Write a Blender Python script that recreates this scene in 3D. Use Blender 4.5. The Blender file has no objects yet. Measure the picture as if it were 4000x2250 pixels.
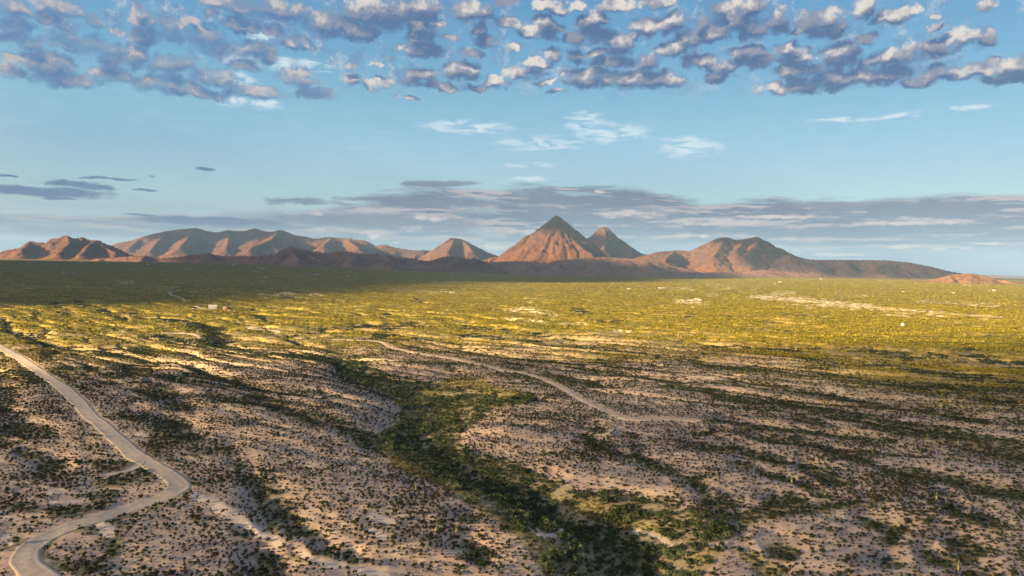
import bpy, math, random
import numpy as np
from mathutils import Matrix, Vector

# ------------------------------------------------------------------ camera
S = bpy.context.scene
CAMZ, F = 100.0, 2889.0                     # lens height over the plain, focal length in photo pixels
PITCH, ROLL = math.radians(1.893), math.radians(0.931)
_r0 = np.array([1., 0, 0]); _f = np.array([0, math.cos(PITCH), -math.sin(PITCH)]); _u0 = np.array([0, math.sin(PITCH), math.cos(PITCH)])
_R = math.cos(ROLL) * _r0 + math.sin(ROLL) * _u0
_U = -math.sin(ROLL) * _r0 + math.cos(ROLL) * _u0
cam = bpy.data.cameras.new('camera'); co = bpy.data.objects.new('camera', cam); S.collection.objects.link(co)
cam.lens = 36 * F / 4000; cam.sensor_width = 36; cam.clip_start = 1; cam.clip_end = 200000
co.matrix_world = Matrix(((_R[0], _U[0], -_f[0], 0), (_R[1], _U[1], -_f[1], 0), (_R[2], _U[2], -_f[2], CAMZ), (0, 0, 0, 1)))
S.camera = co

# ------------------------------------------------------------------ sun, exposure
SUN_EL, SUN_AZ = math.radians(13.0), math.radians(-118.0)      # azimuth from +Y towards +X
SUND = np.array([math.sin(SUN_AZ) * math.cos(SUN_EL), math.cos(SUN_AZ) * math.cos(SUN_EL), math.sin(SUN_EL)])
sl = bpy.data.lights.new('sun', 'SUN'); so = bpy.data.objects.new('sun', sl); S.collection.objects.link(so)
sl.energy = 5.0; sl.angle = math.radians(0.6); sl.color = (1.0, 0.72, 0.36)
so.rotation_euler = Vector(tuple(SUND)).to_track_quat('Z', 'Y').to_euler()
S.view_settings.view_transform = 'Standard'; S.view_settings.look = 'None'; S.view_settings.gamma = 1
EXPO = 2.3; S.view_settings.exposure = EXPO
S.cycles.max_bounces = 4; S.cycles.diffuse_bounces = 2; S.cycles.volume_bounces = 0; S.cycles.transparent_max_bounces = 8
S.cycles.use_denoising = True

# ------------------------------------------------------------------ helpers
def lin(r, g, b):
    f = lambda c: ((c / 255 + 0.055) / 1.055) ** 2.4 if c / 255 > 0.04045 else c / 255 / 12.92
    return (f(r), f(g), f(b), 1.0)

def ray(px, py):
    d = _f + _R * ((px - 2000) / F) + _U * ((1125 - py) / F)
    return d

def project(x, y, z):
    dx, dy, dz = x, y, z - CAMZ
    X = dx * _R[0] + dy * _R[1] + dz * _R[2]; Y = dx * _U[0] + dy * _U[1] + dz * _U[2]; Z = dx * _f[0] + dy * _f[1] + dz * _f[2]
    Z = np.where(Z > 1, Z, 1)
    return 2000 + F * X / Z, 1125 - F * Y / Z

class N:
    """tiny node-tree writer"""
    def __init__(s, nt): s.nt = nt; nt.nodes.clear()
    def n(s, t, **k):
        o = s.nt.nodes.new(t)
        for a, b in k.items(): setattr(o, a, b)
        return o
    def put(s, sock, v):
        if isinstance(v, bpy.types.NodeSocket): s.nt.links.new(v, sock)
        elif v is not None: sock.default_value = v
    def m(s, op, a, b=None, c=None, clamp=False):
        o = s.n('ShaderNodeMath', operation=op, use_clamp=clamp)
        s.put(o.inputs[0], a); s.put(o.inputs[1], b); s.put(o.inputs[2], c)
        return o.outputs[0]
    def v(s, op, a, b=None, c=None):
        o = s.n('ShaderNodeVectorMath', operation=op)
        s.put(o.inputs[0], a); s.put(o.inputs[1], b)
        if c is not None: s.put(o.inputs[2], c)
        return o.outputs['Value'] if op in ('DOT_PRODUCT', 'LENGTH', 'DISTANCE') else o.outputs[0]
    def mix(s, f, a, b, mode='MIX'):
        o = s.n('ShaderNodeMix', data_type='RGBA', blend_type=mode); o.clamp_factor = True
        s.put(o.inputs[0], f); s.put(o.inputs[6], a); s.put(o.inputs[7], b)
        return o.outputs[2]
    def sm(s, x, a, b, lo=0.0, hi=1.0):
        o = s.n('ShaderNodeMapRange', interpolation_type='SMOOTHSTEP')
        s.put(o.inputs[0], x); s.put(o.inputs[1], a); s.put(o.inputs[2], b); s.put(o.inputs[3], lo); s.put(o.inputs[4], hi)
        return o.outputs[0]
    def noise(s, vec, scale, detail=4, rough=0.55, dim='3D', dist=0.0):
        o = s.n('ShaderNodeTexNoise', noise_dimensions=dim)
        s.put(o.inputs['Vector'], vec); o.inputs['Scale'].default_value = scale; o.inputs['Detail'].default_value = detail
        o.inputs['Roughness'].default_value = rough; o.inputs['Distortion'].default_value = dist
        return o.outputs[0]
    def attr(s, name):
        return s.n('ShaderNodeAttribute', attribute_name=name).outputs['Fac']

# ------------------------------------------------------------------ clouds traced from the photo: cx, cy, rx, ry
def tr(items, ox, oy, k):
    return [(ox + a / k, oy + b / k, c / k, d / k) for a, b, c, d in items]
BANK = tr([(100,60,170,60),(430,50,150,60),(100,180,130,45),(380,150,90,50),(700,160,60,50),(500,225,70,30),(160,285,150,45),(260,350,70,40),(530,320,140,60),(730,330,130,60),
 (100,455,90,40),(350,480,200,90),(100,540,110,50),(870,235,45,30),(1080,160,110,60),(1080,260,90,80),(1280,190,100,50),(1300,260,100,45),(1420,155,60,35),(1560,100,50,30),
 (1560,270,130,70),(1600,340,120,60),(1020,430,100,80),(1280,480,150,70),(820,440,80,60),(1780,170,100,60),(1900,190,60,50),(1850,50,280,60),(2100,80,180,80),(1900,360,130,70),
 (2020,430,60,50),(2050,230,80,35),(2230,330,110,50),(2450,180,170,80),(1600,590,150,60),(1850,500,110,40),(850,560,130,60),(1200,620,180,60),(1500,690,200,40),(1900,690,200,45),
 (2200,570,120,40),(2300,620,100,35),(2350,700,120,35),(500,600,250,50),(1050,70,50,40)], 0, 0, 1.922) + tr([
 (300,110,260,100),(130,230,150,70),(600,45,130,60),(640,110,60,40),(610,200,110,50),(620,280,120,60),(600,370,160,50),(720,170,80,25),(820,290,60,25),(1010,90,130,70),(1040,210,50,60),
 (1100,310,80,45),(1220,20,80,30),(1250,175,90,35),(1420,240,80,40),(1540,170,70,60),(1540,260,90,40),(1600,215,60,40),(1560,35,120,40),(1650,75,100,30),(1790,40,50,30),(2060,45,130,40),
 (2380,20,100,40),(1900,160,110,60),(1750,290,80,40),(1900,260,120,50),(2090,320,110,60),(2080,380,110,40),(2320,200,130,60),(2480,180,120,60),(2210,280,60,30),(2500,370,120,60),
 (970,400,70,30),(900,530,130,65),(960,580,60,35),(590,550,100,50),(540,610,70,45),(670,630,90,35),(810,655,70,35),(330,610,60,30),(1000,660,90,25),(1160,610,90,40),(1370,550,120,45),
 (1460,480,90,40),(1590,410,70,50),(1320,350,40,20),(1750,420,80,60),(1920,390,60,35),(2040,470,150,45),(2320,470,80,60),(1850,560,150,40),(1830,620,120,40),(2050,600,150,50),
 (2300,600,250,60),(1550,620,70,20),(1650,690,80,14),(100,590,50,50),(430,735,34,14),(530,735,40,14),(230,650,50,30),(380,450,30,25),(90,490,40,20),(270,500,40,15)], 1330, 0, 1.922) + tr([
 (480,60,130,70),(430,150,150,90),(530,220,110,70),(280,70,70,35),(720,140,80,80),(170,165,40,40),(220,250,170,60),(60,300,90,60),(1050,170,170,80),(1100,240,130,50),
 (1210,190,60,50),(860,240,50,25),(1620,110,140,50),(1550,150,120,35),(1380,60,70,80),(1750,80,60,30),(1400,290,80,40),(1200,390,130,70),(1180,460,100,60),(1580,430,230,65),(1900,350,150,60),
 (2180,270,150,60),(2280,300,90,45),(900,420,110,60),(780,360,90,50),(560,450,170,50),(480,380,120,35),(120,460,110,50),(300,510,110,60),(900,520,180,60),(270,580,80,30),(1500,560,250,70),
 (1100,600,300,70),(800,660,200,45),(2450,500,200,60),(2200,540,250,50),(1950,560,200,50),(1800,600,160,40),(1950,500,90,40),(2450,580,180,45),(1900,215,60,18),(1920,145,40,18),(2300,40,60,40)], 2660, 0, 1.922)
STREAK = tr([(200,190,400,28),(350,150,150,18),(500,172,100,14),(480,122,90,9),(620,131,80,7),(40,112,70,8),(730,183,60,6),(760,115,30,7),(1020,77,35,9),(300,225,90,5),
 (2200,150,220,17),(1550,245,220,22),(2100,240,400,20),(680,308,100,6),(1150,345,430,22),(350,402,460,24),(1900,345,500,40)], 0, 600, 1.288) + tr([
 (2200,275,260,26),(1650,258,200,16)], 2000, 600, 1.288)
PUFF = tr([(1610,378,50,12),(2070,378,50,18),(1580,303,35,12),(2150,325,100,14),(1880,395,80,10),(2000,448,30,6),(1880,415,30,15),(2500,475,50,12)], 0, 600, 1.288) + tr([
 (600,298,260,15),(810,368,45,8),(870,408,60,18),(965,415,30,8),(1050,345,230,16),(1480,430,140,14),(1600,510,70,10),(440,195,25,12),(160,345,35,6),(1700,512,120,6),(2290,477,50,7),
 (2400,450,90,6),(1960,470,90,8),(2150,480,40,8),(60,395,60,20),(1300,320,260,8),(2050,350,280,10)], 2000, 600, 1.288)
CIRRUS = [(a, b_, c * 1.35, d * 1.4) for a, b_, c, d in tr([(160,725,180,30),(370,610,80,40),(500,670,140,40),(90,830,90,12),(90,900,90,9),(900,750,120,35),(850,705,90,15),(1700,600,160,10),(1950,580,200,10),(2250,545,150,10)], 2000, 0, 1.288) + \
 tr([(2350,640,170,28),(1330,525,60,22),(1250,290,90,45),(1180,400,90,30),(1420,320,60,30),(1600,330,90,22),(1150,500,60,22),(1310,180,60,25)], 0, 0, 1.288)]

def azel(px, py):
    d = ray(px, py); return math.atan2(d[0], d[1]), math.atan2(d[2], math.hypot(d[0], d[1]))
def ell(c):
    a, e = azel(c[0], c[1]); a2, _ = azel(c[0] + 20, c[1]); _, e2 = azel(c[0], c[1] - 20)
    return a, e, c[2] * (a2 - a) / 20, c[3] * (e2 - e) / 20

def field_group(name, lst):
    """min over the traced clouds of the squared normalised distance to their centre"""
    g = bpy.data.node_groups.new(name, 'ShaderNodeTree')
    g.interface.new_socket('P', in_out='INPUT', socket_type='NodeSocketVector')
    g.interface.new_socket('D', in_out='OUTPUT', socket_type='NodeSocketFloat')
    b = N(g); gi = b.n('NodeGroupInput'); go = b.n('NodeGroupOutput'); acc = None
    for c in lst:
        a, e, ra, re = ell(c)
        q = b.v('MULTIPLY_ADD', gi.outputs[0], (1 / ra, 1 / re, 0), (-a / ra, -e / re, 0))
        d = b.v('DOT_PRODUCT', q, q)
        acc = d if acc is None else b.m('MINIMUM', acc, d)
    b.put(go.inputs[0], acc)
    return g

w = bpy.data.worlds.new('World'); S.world = w; w.use_nodes = True
w.cycles.sampling_method = 'MANUAL'; w.cycles.sample_map_resolution = 512
b = N(w.node_tree)
DIR = b.n('ShaderNodeTexCoord').outputs['Generated']
sx = b.n('ShaderNodeSeparateXYZ'); b.put(sx.inputs[0], DIR)
az = b.m('ARCTAN2', sx.outputs[0], sx.outputs[1]); el = b.m('ARCSINE', sx.outputs[2])
cx = b.n('ShaderNodeCombineXYZ'); b.put(cx.inputs[0], az); b.put(cx.inputs[1], el); P = cx.outputs[0]
sky = b.n('ShaderNodeTexSky', sky_type='NISHITA', sun_disc=False)
sky.sun_elevation = SUN_EL; sky.sun_rotation = SUN_AZ; sky.altitude = 900; sky.air_density = 1.0; sky.dust_density = 0.6; sky.ozone_density = 1.6
SKYMUL = 0.10
def sky_tune(b, c):
    """the clear evening sky: deeper blue overhead, paler and a little greener towards the horizon"""
    r = b.n('ShaderNodeValToRGB'); e_ = r.color_ramp
    stops = [(0.0, (176, 200, 206)), (0.075, (174, 207, 218)), (0.16, (145, 199, 224)), (0.25, (110, 178, 216)), (0.36, (70, 148, 202)), (1.0, (48, 108, 180))]
    while len(e_.elements) < len(stops): e_.elements.new(0.5)
    for q, (p, k) in zip(e_.elements, stops): q.position = p; q.color = lin(*k)
    b.put(r.inputs[0], el)
    sc = b.v('SCALE', c); sc.node.inputs['Scale'].default_value = SKYMUL * 1.3
    return b.mix(0.72, sc, r.outputs[0])
clear = sky_tune(b, sky.outputs[0])
# warm bright evening half of the sky round the sun, behind the camera
sd = b.v('DOT_PRODUCT', DIR, tuple(float(v) for v in (math.sin(SUN_AZ), math.cos(SUN_AZ), 0.1)))
glow = b.m('MULTIPLY', b.sm(sd, 0.05, 1.0), b.sm(el, 1.2, 0.0))
GLOW = 7.0
# cloud coordinates: warped
nz = b.n('ShaderNodeTexNoise', noise_dimensions='2D'); b.put(nz.inputs['Vector'], P)
nz.inputs['Scale'].default_value = 32; nz.inputs['Detail'].default_value = 5; nz.inputs['Roughness'].default_value = 0.6
wv = b.v('MULTIPLY', b.v('SUBTRACT', nz.outputs[1], (0.5, 0.5, 0.5)), (0.030, 0.020, 0))
PW = b.v('ADD', P, wv)
gb = field_group('bank_clouds', BANK)
def call(g, p):
    o = b.n('ShaderNodeGroup'); o.node_tree = g; b.put(o.inputs[0], p); return o.outputs[0]
f0 = call(gb, PW); f1 = call(gb, b.v('ADD', PW, (-0.0045, 0.013, 0)))
fine = b.noise(P, 50, 7, 0.68, '2D'); fine1 = b.noise(b.v('ADD', P, (-0.001, 0.0035, 0)), 50, 7, 0.68, '2D')
soft = b.noise(P, 22, 4, 0.55, '2D')
d0 = b.m('ADD', f0, b.m('MULTIPLY', b.m('SUBTRACT', fine, 0.5), -5.2))
d1 = b.m('ADD', f1, b.m('MULTIPLY', b.m('SUBTRACT', fine1, 0.5), -3.6))
left = b.sm(az, -0.10, -0.40)
dens = b.m('MULTIPLY', b.sm(d0, 2.3, 0.4), b.m('SUBTRACT', 1.0, b.m('MULTIPLY', left, b.sm(soft, 0.60, 0.35, 0, 0.35))))
e0 = b.m('ADD', f0, b.m('MULTIPLY', b.m('SUBTRACT', fine, 0.5), -2.0)); e1 = b.m('ADD', f1, b.m('MULTIPLY', b.m('SUBTRACT', fine1, 0.5), -2.0))
lit = b.sm(b.m('SUBTRACT', b.m('MINIMUM', e1, 3.2), e0), -0.6, 2.3)
lit = b.m('MULTIPLY', lit, b.m('MULTIPLY', b.sm(soft, 0.34, 0.60, 0.45, 1.0), b.sm(fine, 0.3, 0.62, 0.70, 1.15)))
dark = b.mix(left, lin(72, 102, 148), lin(76, 116, 166)); mid = b.mix(left, lin(138, 142, 164), lin(128, 140, 168)); brt = b.mix(left, lin(234, 224, 214), lin(198, 188, 190))
ccol = b.mix(b.sm(lit, 0.05, 0.45), dark, mid); ccol = b.mix(b.sm(lit, 0.42, 1.20), ccol, brt)
bmask = b.m('MULTIPLY', b.sm(el, 0.205, 0.245), b.sm(b.m('ABSOLUTE', az), 0.75, 0.62))
wisp = b.m('MULTIPLY', b.sm(b.noise(PW, 30, 7, 0.68, '2D'), 0.45, 0.62), b.m('MULTIPLY', bmask, b.mix(left, (0.75, 0.75, 0.75, 1), (1, 1, 1, 1))))
wcol = b.mix(b.sm(fine, 0.44, 0.62), lin(108, 142, 184), lin(184, 198, 214))
# grey streaks and the layered band over the mountains
PB = b.v('ADD', P, b.v('MULTIPLY', b.v('SUBTRACT', nz.outputs[1], (0.5, 0.5, 0.5)), (0.03, 0.004, 0)))
ns = b.noise(b.v('MULTIPLY', PB, (1.0, 9.0, 1.0)), 6.5, 8, 0.68, '2D'); ns2 = b.noise(b.v('MULTIPLY', b.v('ADD', PB, (0, 0.004, 0)), (1.0, 9.0, 1.0)), 6.5, 8, 0.68, '2D')
nlow = b.noise(b.v('MULTIPLY', P, (1.0, 4.0, 1.0)), 3.2, 3, 0.5, '2D')
PS = b.v('ADD', P, b.v('MULTIPLY', b.v('SUBTRACT', nz.outputs[1], (0.5, 0.5, 0.5)), (0.03, 0.006, 0)))
fs = call(field_group('streak_clouds', STREAK), PS)
dstr = b.sm(b.m('ADD', fs, b.m('ADD', b.m('MULTIPLY', b.m('SUBTRACT', ns, 0.5), -4.2), b.m('MULTIPLY', b.m('SUBTRACT', fine, 0.5), -2.0))), 1.5, 0.2)
top = b.sm(az, -0.45, -0.04, 0.050, 0.103)                      # upper rim of the band rises from left to the middle ...
top = b.m('ADD', top, b.sm(az, 0.14, 0.26, 0.0, -0.016))        # ... and steps down again
rim = b.m('SUBTRACT', top, el)
band = b.sm(b.m('ADD', rim, b.m('MULTIPLY', b.m('SUBTRACT', ns, 0.5), 0.055)), -0.004, 0.010)
band = b.m('MULTIPLY', band, b.sm(az, -0.30, -0.12, 0.80, 1.0))
band = b.m('MULTIPLY', band, b.sm(az, 1.0, 0.7))
hole = b.sm(b.m('ADD', ns2, b.sm(az, 0.3, -0.35, 0.0, 0.10)), 0.60, 0.74)
band = b.m('MULTIPLY', band, b.m('SUBTRACT', 1.0, b.m('MULTIPLY', hole, b.sm(el, 0.0, 0.08, 0.0, 0.62))))
sband = b.sm(b.m('ADD', b.m('SUBTRACT', ns, ns2), b.m('MULTIPLY', b.m('SUBTRACT', nlow, 0.5), 0.4)), 0.0, 0.13)
bcol = b.mix(b.m('MULTIPLY', sband, b.sm(el, 0.0, 0.06, 0.35, 1.0)), b.mix(b.sm(el, 0.005, 0.085), lin(80, 118, 162), lin(100, 112, 142)), lin(186, 176, 182))
fp = call(field_group('lit_puffs', PUFF), PS)
dpuf = b.m('MULTIPLY', b.sm(b.m('ADD', fp, b.m('MULTIPLY', b.m('SUBTRACT', fine, 0.5), -5.0)), 1.6, -0.1), b.sm(ns, 0.36, 0.58, 0.45, 1.0))
wsp = b.noise(b.v('MULTIPLY', P, (1.0, 5.0, 1.0)), 26, 6, 0.65, '2D', 0.4)
fc = call(field_group('cirrus', CIRRUS), PS)
dcir = b.m('MULTIPLY', b.sm(fc, 1.5, 0.0), b.sm(wsp, 0.38, 0.60))
veil = b.m('MULTIPLY', b.sm(wsp, 0.45, 0.8), b.m('MULTIPLY', b.sm(el, 0.26, 0.15), 0.18))
# far away from the traced part the cloud bank simply goes on
away = b.m('MAXIMUM', b.sm(b.m('ABSOLUTE', az), 0.66, 0.85), b.sm(el, 0.37, 0.45))
gen = b.m('MULTIPLY', away, b.m('MULTIPLY', b.sm(b.noise(P, 9, 5, 0.6, '2D'), 0.46, 0.60), b.sm(el, 0.12, 0.24)))
dens = b.m('MULTIPLY', dens, b.m('SUBTRACT', 1.0, away))

K = 1.0
sc = clear
col = b.mix(b.m('MULTIPLY', glow, 1.0), sc, b.mix(1.0, sc, (GLOW * 0.9, GLOW * 0.42, GLOW * 0.2, 1), 'MULTIPLY'))
col = b.mix(b.m('MULTIPLY', veil, 1.0), col, lin(205, 225, 235))
col = b.mix(b.m('MULTIPLY', dcir, 0.92), col, lin(214, 232, 242))
col = b.mix(b.m('MULTIPLY', wisp, 0.85), col, wcol)
col = b.mix(b.m('MULTIPLY', dens, 0.95), col, ccol)
col = b.mix(b.m('MULTIPLY', band, 0.96), col, bcol)
col = b.mix(b.m('MULTIPLY', dstr, 0.88), col, b.mix(b.sm(az, -0.45, -0.15), lin(84, 112, 152), lin(112, 122, 148)))
col = b.mix(b.m('MULTIPLY', dpuf, 0.85), col, lin(226, 208, 202))
col = b.mix(b.m('MULTIPLY', gen, 0.85), col, b.mix(b.sm(sd, -0.2, 0.8), lin(140, 155, 180), (1.6, 1.1, 0.75, 1)))
bg = b.n('ShaderNodeBackground'); b.put(bg.inputs[0], col); bg.inputs[1].default_value = 2.0 ** -EXPO
wo = b.n('ShaderNodeOutputWorld'); b.nt.links.new(bg.outputs[0], wo.inputs[0])

# ------------------------------------------------------------------ numpy noise
def _hash(ix, iy, seed):
    h = (ix.astype(np.int64) * 374761393 + iy.astype(np.int64) * 668265263 + seed * 144269504) & 0xffffffff
    h = ((h ^ (h >> 13)) * 1274126177) & 0xffffffff
    h = ((h ^ (h >> 16)) * 2246822519) & 0xffffffff
    return ((h ^ (h >> 15)) & 0xffffff) / 16777215.0
def gn(x, y, seed=0):
    ix = np.floor(x); iy = np.floor(y); fx = x - ix; fy = y - iy
    ux = fx * fx * fx * (fx * (fx * 6 - 15) + 10); uy = fy * fy * fy * (fy * (fy * 6 - 15) + 10)
    def g(dx, dy):
        a = _hash(ix + dx, iy + dy, seed) * (2 * math.pi)
        return np.cos(a) * (fx - dx) + np.sin(a) * (fy - dy)
    a = g(0, 0); b_ = g(1, 0); c = g(0, 1); d = g(1, 1)
    return ((a + (b_ - a) * ux) + ((c + (d - c) * ux) - (a + (b_ - a) * ux)) * uy) * 1.5      # about -1..1
def fbm(x, y, o=4, seed=0, rough=0.5):
    s = 0; a = 1; t = 0
    for i in range(o):
        s = s + a * gn(x * 2 ** i, y * 2 ** i, seed + i * 17); t += a; a *= rough
    return s / t
def ridged(x, y, o=4, seed=0, rough=0.5):
    s = 0; a = 1; t = 0
    for i in range(o):
        s = s + a * (1 - np.abs(gn(x * 2 ** i, y * 2 ** i, seed + i * 17)) * 1.6); t += a; a *= rough
    return s / t
def sst(x, a, b_):
    t = np.clip((x - a) / (b_ - a), 0, 1); return t * t * (3 - 2 * t)

# ------------------------------------------------------------------ features of the plain, traced in photo pixels (x, y, width)
def L(ox, oy, k, *pl):
    return [[(ox + a / k, oy + b_ / k, (w_ / k)) for a, b_, w_ in p] for p in pl]
K4, KB = 1.84, 2.229
WASH = L(0, 1050, K4,
 [(550,240,20),(650,290,15),(800,315,15),(900,325,13),(1000,345,18),(1100,355,20),(1250,375,25),(1350,395,40),(1450,430,60),(1550,470,100),(1600,540,110),(1650,590,75),(1850,610,50),(2050,620,40),(2250,640,32),(2400,660,45),(2480,740,90),(2530,790,90)],
 [(230,480,60),(250,540,40),(400,560,25),(600,590,45),(850,600,50),(1050,620,80),(1050,690,110),(950,730,110)],
 [(1050,740,60),(1100,770,35),(1250,800,50),(1400,835,40),(1550,850,25),(1700,860,35),(1850,880,80),(1850,940,90),(2000,1000,90),(2150,1040,90),(2300,1090,100)],
 [(1250,520,50),(1400,530,50),(1500,540,50)],
 [(1500,900,40),(1600,930,50),(1750,960,50),(1900,980,50)],
 [(1000,880,50),(1150,890,70),(1250,910,50)],
 [(0,750,80),(150,780,70),(300,800,60)], [(0,1000,100),(60,930,80)], [(400,740,50),(430,745,40)], [(640,720,50),(680,722,40)], [(780,770,50),(830,772,40)],
 [(960,820,40),(1050,822,35)], [(900,1060,60),(1000,1080,50)], [(1250,980,60),(1350,1000,60)],
 [(1300,700,25),(1450,740,25),(1520,770,30),(1650,800,40),(1750,830,50),(1850,870,60)],
 [(390,255,26),(460,275,24)], [(1980,200,10),(2100,210,10)], [(1830,350,18),(1950,380,18)]) + L(0, 1600, KB,
 [(60,190,100),(100,180,120),(300,170,90),(450,200,70)], [(30,300,100),(120,290,60)], [(220,245,60),(330,235,50)], [(240,400,80),(330,400,60)], [(360,500,60),(450,490,120),(540,475,60)],
 [(900,480,100),(1050,490,110),(1150,450,70)], [(870,640,90),(1050,640,110),(1200,590,110),(1300,550,70)], [(870,820,100),(950,760,90),(800,740,60)],
 [(60,830,70),(200,840,90),(320,850,90)], [(480,900,90),(600,900,110),(720,880,80)], [(1600,130,100),(1450,150,120),(1400,280,130),(1350,340,90),(1330,390,60)],
 [(1550,260,130),(1650,240,80),(1720,250,50)], [(1150,60,50),(1250,90,60)], [(1650,370,60),(1850,370,50),(2000,350,40)], [(1400,430,40),(1450,470,40)], [(2050,480,60),(2100,500,50)],
 [(2150,600,70),(2250,680,90),(2300,850,100),(2400,950,120),(2350,1050,80)], [(1700,640,60),(1740,650,40)], [(1300,870,40),(1350,850,50),(1450,820,30),(1600,760,30)],
 [(1100,920,50),(1170,915,40)], [(1040,970,60),(1090,1010,60)], [(800,1040,60),(850,1050,50)], [(680,1045,40),(740,1035,40)], [(440,1150,50),(480,1120,40)], [(380,1240,60),(430,1260,60)],
 [(900,1150,80),(1050,1130,70)], [(1000,1220,90),(930,1290,80)], [(720,1220,50),(740,1200,40)], [(500,1350,70),(560,1350,90),(720,1370,130),(850,1350,100)],
 [(130,1130,60),(190,1135,50)], [(80,1190,40),(130,1190,30)], [(2350,1300,110),(2280,1400,120),(2400,1430,100)], [(1720,930,60),(1800,935,50)], [(2130,1110,50),(2170,1120,40)]) + L(1000, 1600, KB,
 [(450,60,80),(557,94,100),(650,100,120),(780,170,110),(900,240,90),(1000,290,90)], [(80,640,60),(130,650,50)], [(120,720,80),(180,715,70)], [(150,850,130),(200,870,150),(350,1020,130),(480,1060,90)],
 [(80,1290,130),(180,1350,130)], [(330,1290,60),(370,1300,50)], [(600,1230,80),(630,1240,70)], [(840,1310,70),(860,1330,50)], [(1850,1200,110),(1950,1280,110),(1980,1350,90)], [(1780,960,50),(1880,960,60)]) + L(2000, 1600, KB,
 [(680,180,50),(760,190,50)], [(980,230,50),(1050,235,50)], [(640,240,50),(780,320,70),(880,370,40),(1000,420,40),(1100,400,60),(1200,490,60),(1350,530,60),(1450,590,50),(1600,640,90),(1680,740,70),(1750,830,60),(1850,880,60)],
 [(1550,310,50),(1700,340,60),(1850,340,60),(2000,380,40),(2200,410,40),(2350,470,50)], [(1600,190,60),(1720,195,60)], [(1700,100,40),(1900,120,30),(2100,160,40),(2300,190,50),(2452,200,50)],
 [(1980,490,60),(2060,500,60)], [(2250,570,70),(2400,620,60)], [(2452,800,110),(2300,850,110),(2150,900,110),(2000,950,120),(1900,1000,110)], [(2300,1210,110),(2400,1230,110)], [(2100,1280,90),(2250,1350,90)],
 [(600,1430,100),(1200,1430,180)], [(1100,800,60),(1330,800,90)], [(1850,800,90),(1950,830,80)]) + L(2900, 1600, KB,
 [(550,0,50),(700,30,60),(950,50,70),(1050,80,100),(1200,120,110),(1400,160,130),(1600,190,140),(1800,220,150),(2000,290,150),(2200,330,160),(2452,380,170),(2700,430,170)],
 [(1600,10,60),(1800,40,60),(2000,90,60),(2100,110,50)], [(0,170,50),(200,185,50),(400,200,50),(700,220,50),(900,250,70),(1100,270,60),(1300,280,50)],
 [(470,90,70),(650,110,60),(800,150,50)], [(150,260,60),(300,290,70),(500,300,60),(650,330,40),(800,380,50),(1000,440,50),(1150,480,40),(1300,530,60),(1500,560,90),(1650,590,70),(1850,630,80),(2050,670,100),(2200,710,90),(2452,740,90),(2700,790,90)],
 [(0,380,60),(150,420,60),(300,470,50)], [(550,500,90),(620,560,70),(700,600,80),(800,640,90),(950,640,60)], [(150,540,60),(300,600,60),(400,620,50),(550,690,60),(650,750,60),(750,770,60)],
 [(0,950,150),(150,920,100),(350,900,80),(600,870,70),(800,840,60),(1000,820,40),(1200,800,40)], [(280,830,110),(340,840,100)], [(340,1230,150),(400,1260,140)], [(230,1390,150),(300,1400,130)], [(40,1260,110),(90,1270,100)],
 [(1100,980,90),(1200,1000,80),(1350,1060,90),(1300,1130,70)], [(1850,890,70),(1950,940,60),(2080,930,80),(2150,1000,80),(2250,1030,60)], [(1900,1170,130),(2000,1230,130),(1950,1290,100)],
 [(1290,1330,110),(1320,1340,100)], [(1650,1290,110),(1800,1330,100)], [(2000,1420,100),(2100,1440,90)], [(1720,740,30),(1800,740,30)], [(2150,690,70),(2300,700,60)]) + L(2600, 1050, K4,
 [(150,650,25),(280,690,30),(450,710,35),(650,730,35),(850,750,25),(1100,770,25),(1350,795,30),(1600,820,40),(1850,850,45),(2100,860,60),(2400,890,40),(2700,910,40)],
 [(1000,660,20),(1300,700,20),(1600,720,25),(1900,745,30),(2100,770,50),(2250,790,40),(2576,830,30)], [(0,830,40),(200,880,50),(450,920,60),(650,950,50),(850,985,60),(1050,1020,70),(1250,1060,70),(1500,1090,60)],
 [(480,800,20),(800,850,30),(950,880,30),(1100,900,35),(1300,940,30),(1500,975,40),(1700,1000,40),(1900,1030,35),(2050,1050,70),(2200,1080,60)], [(2200,620,80),(2400,690,60),(2700,700,70)], [(2300,960,50),(2500,970,60)],
 [(300,545,18),(700,570,14),(1100,590,14)], [(1500,620,16),(2000,650,22)]) + L(1300, 1050, K4,
 [(280,475,20),(420,495,20),(600,515,20),(750,530,20)], [(800,540,30),(900,570,30),(1000,605,25),(1150,632,20),(1300,640,20),(1500,665,25),(1650,690,25),(1800,705,25)],
 [(900,480,15),(1050,490,20),(1220,510,15)], [(1320,520,20),(1500,540,25),(1750,560,20),(1950,585,25),(2200,615,25),(2400,640,20),(2576,650,20)], [(140,420,40),(250,415,30)], [(370,330,22),(420,330,20)],
 [(1750,300,15),(1800,310,22),(1860,320,14)], [(540,215,10),(640,235,12)], [(1300,770,30),(1500,780,30),(1700,810,30),(1900,830,40)], [(820,715,36),(880,725,36)], [(1450,480,14),(1800,500,14)], [(900,420,12),(1300,455,12)])
def P2(*p): return [(a * 1.5528, b_ * 1.5528) for a, b_ in p]
MAINPOLY = P2((850,900),(900,905),(950,935),(1000,955),(1080,960),(1110,985),(1200,985),(1290,985),(1350,1000),(1330,1020),(1240,1020),(1200,1060),(1160,1090),(1150,1120),(1210,1150),(1300,1170),(1360,1200),(1450,1230),
 (1550,1240),(1650,1270),(1750,1290),(1830,1300),(1850,1340),(1800,1390),(1760,1449),(1700,1560),(1400,1560),(1380,1449),(1350,1400),(1290,1340),(1200,1280),(1100,1220),(1040,1185),(990,1160),(950,1130),(920,1110),(960,1090),(1000,1070),(1010,1040),(1000,1010),(950,980),(880,960),(850,930))
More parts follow.
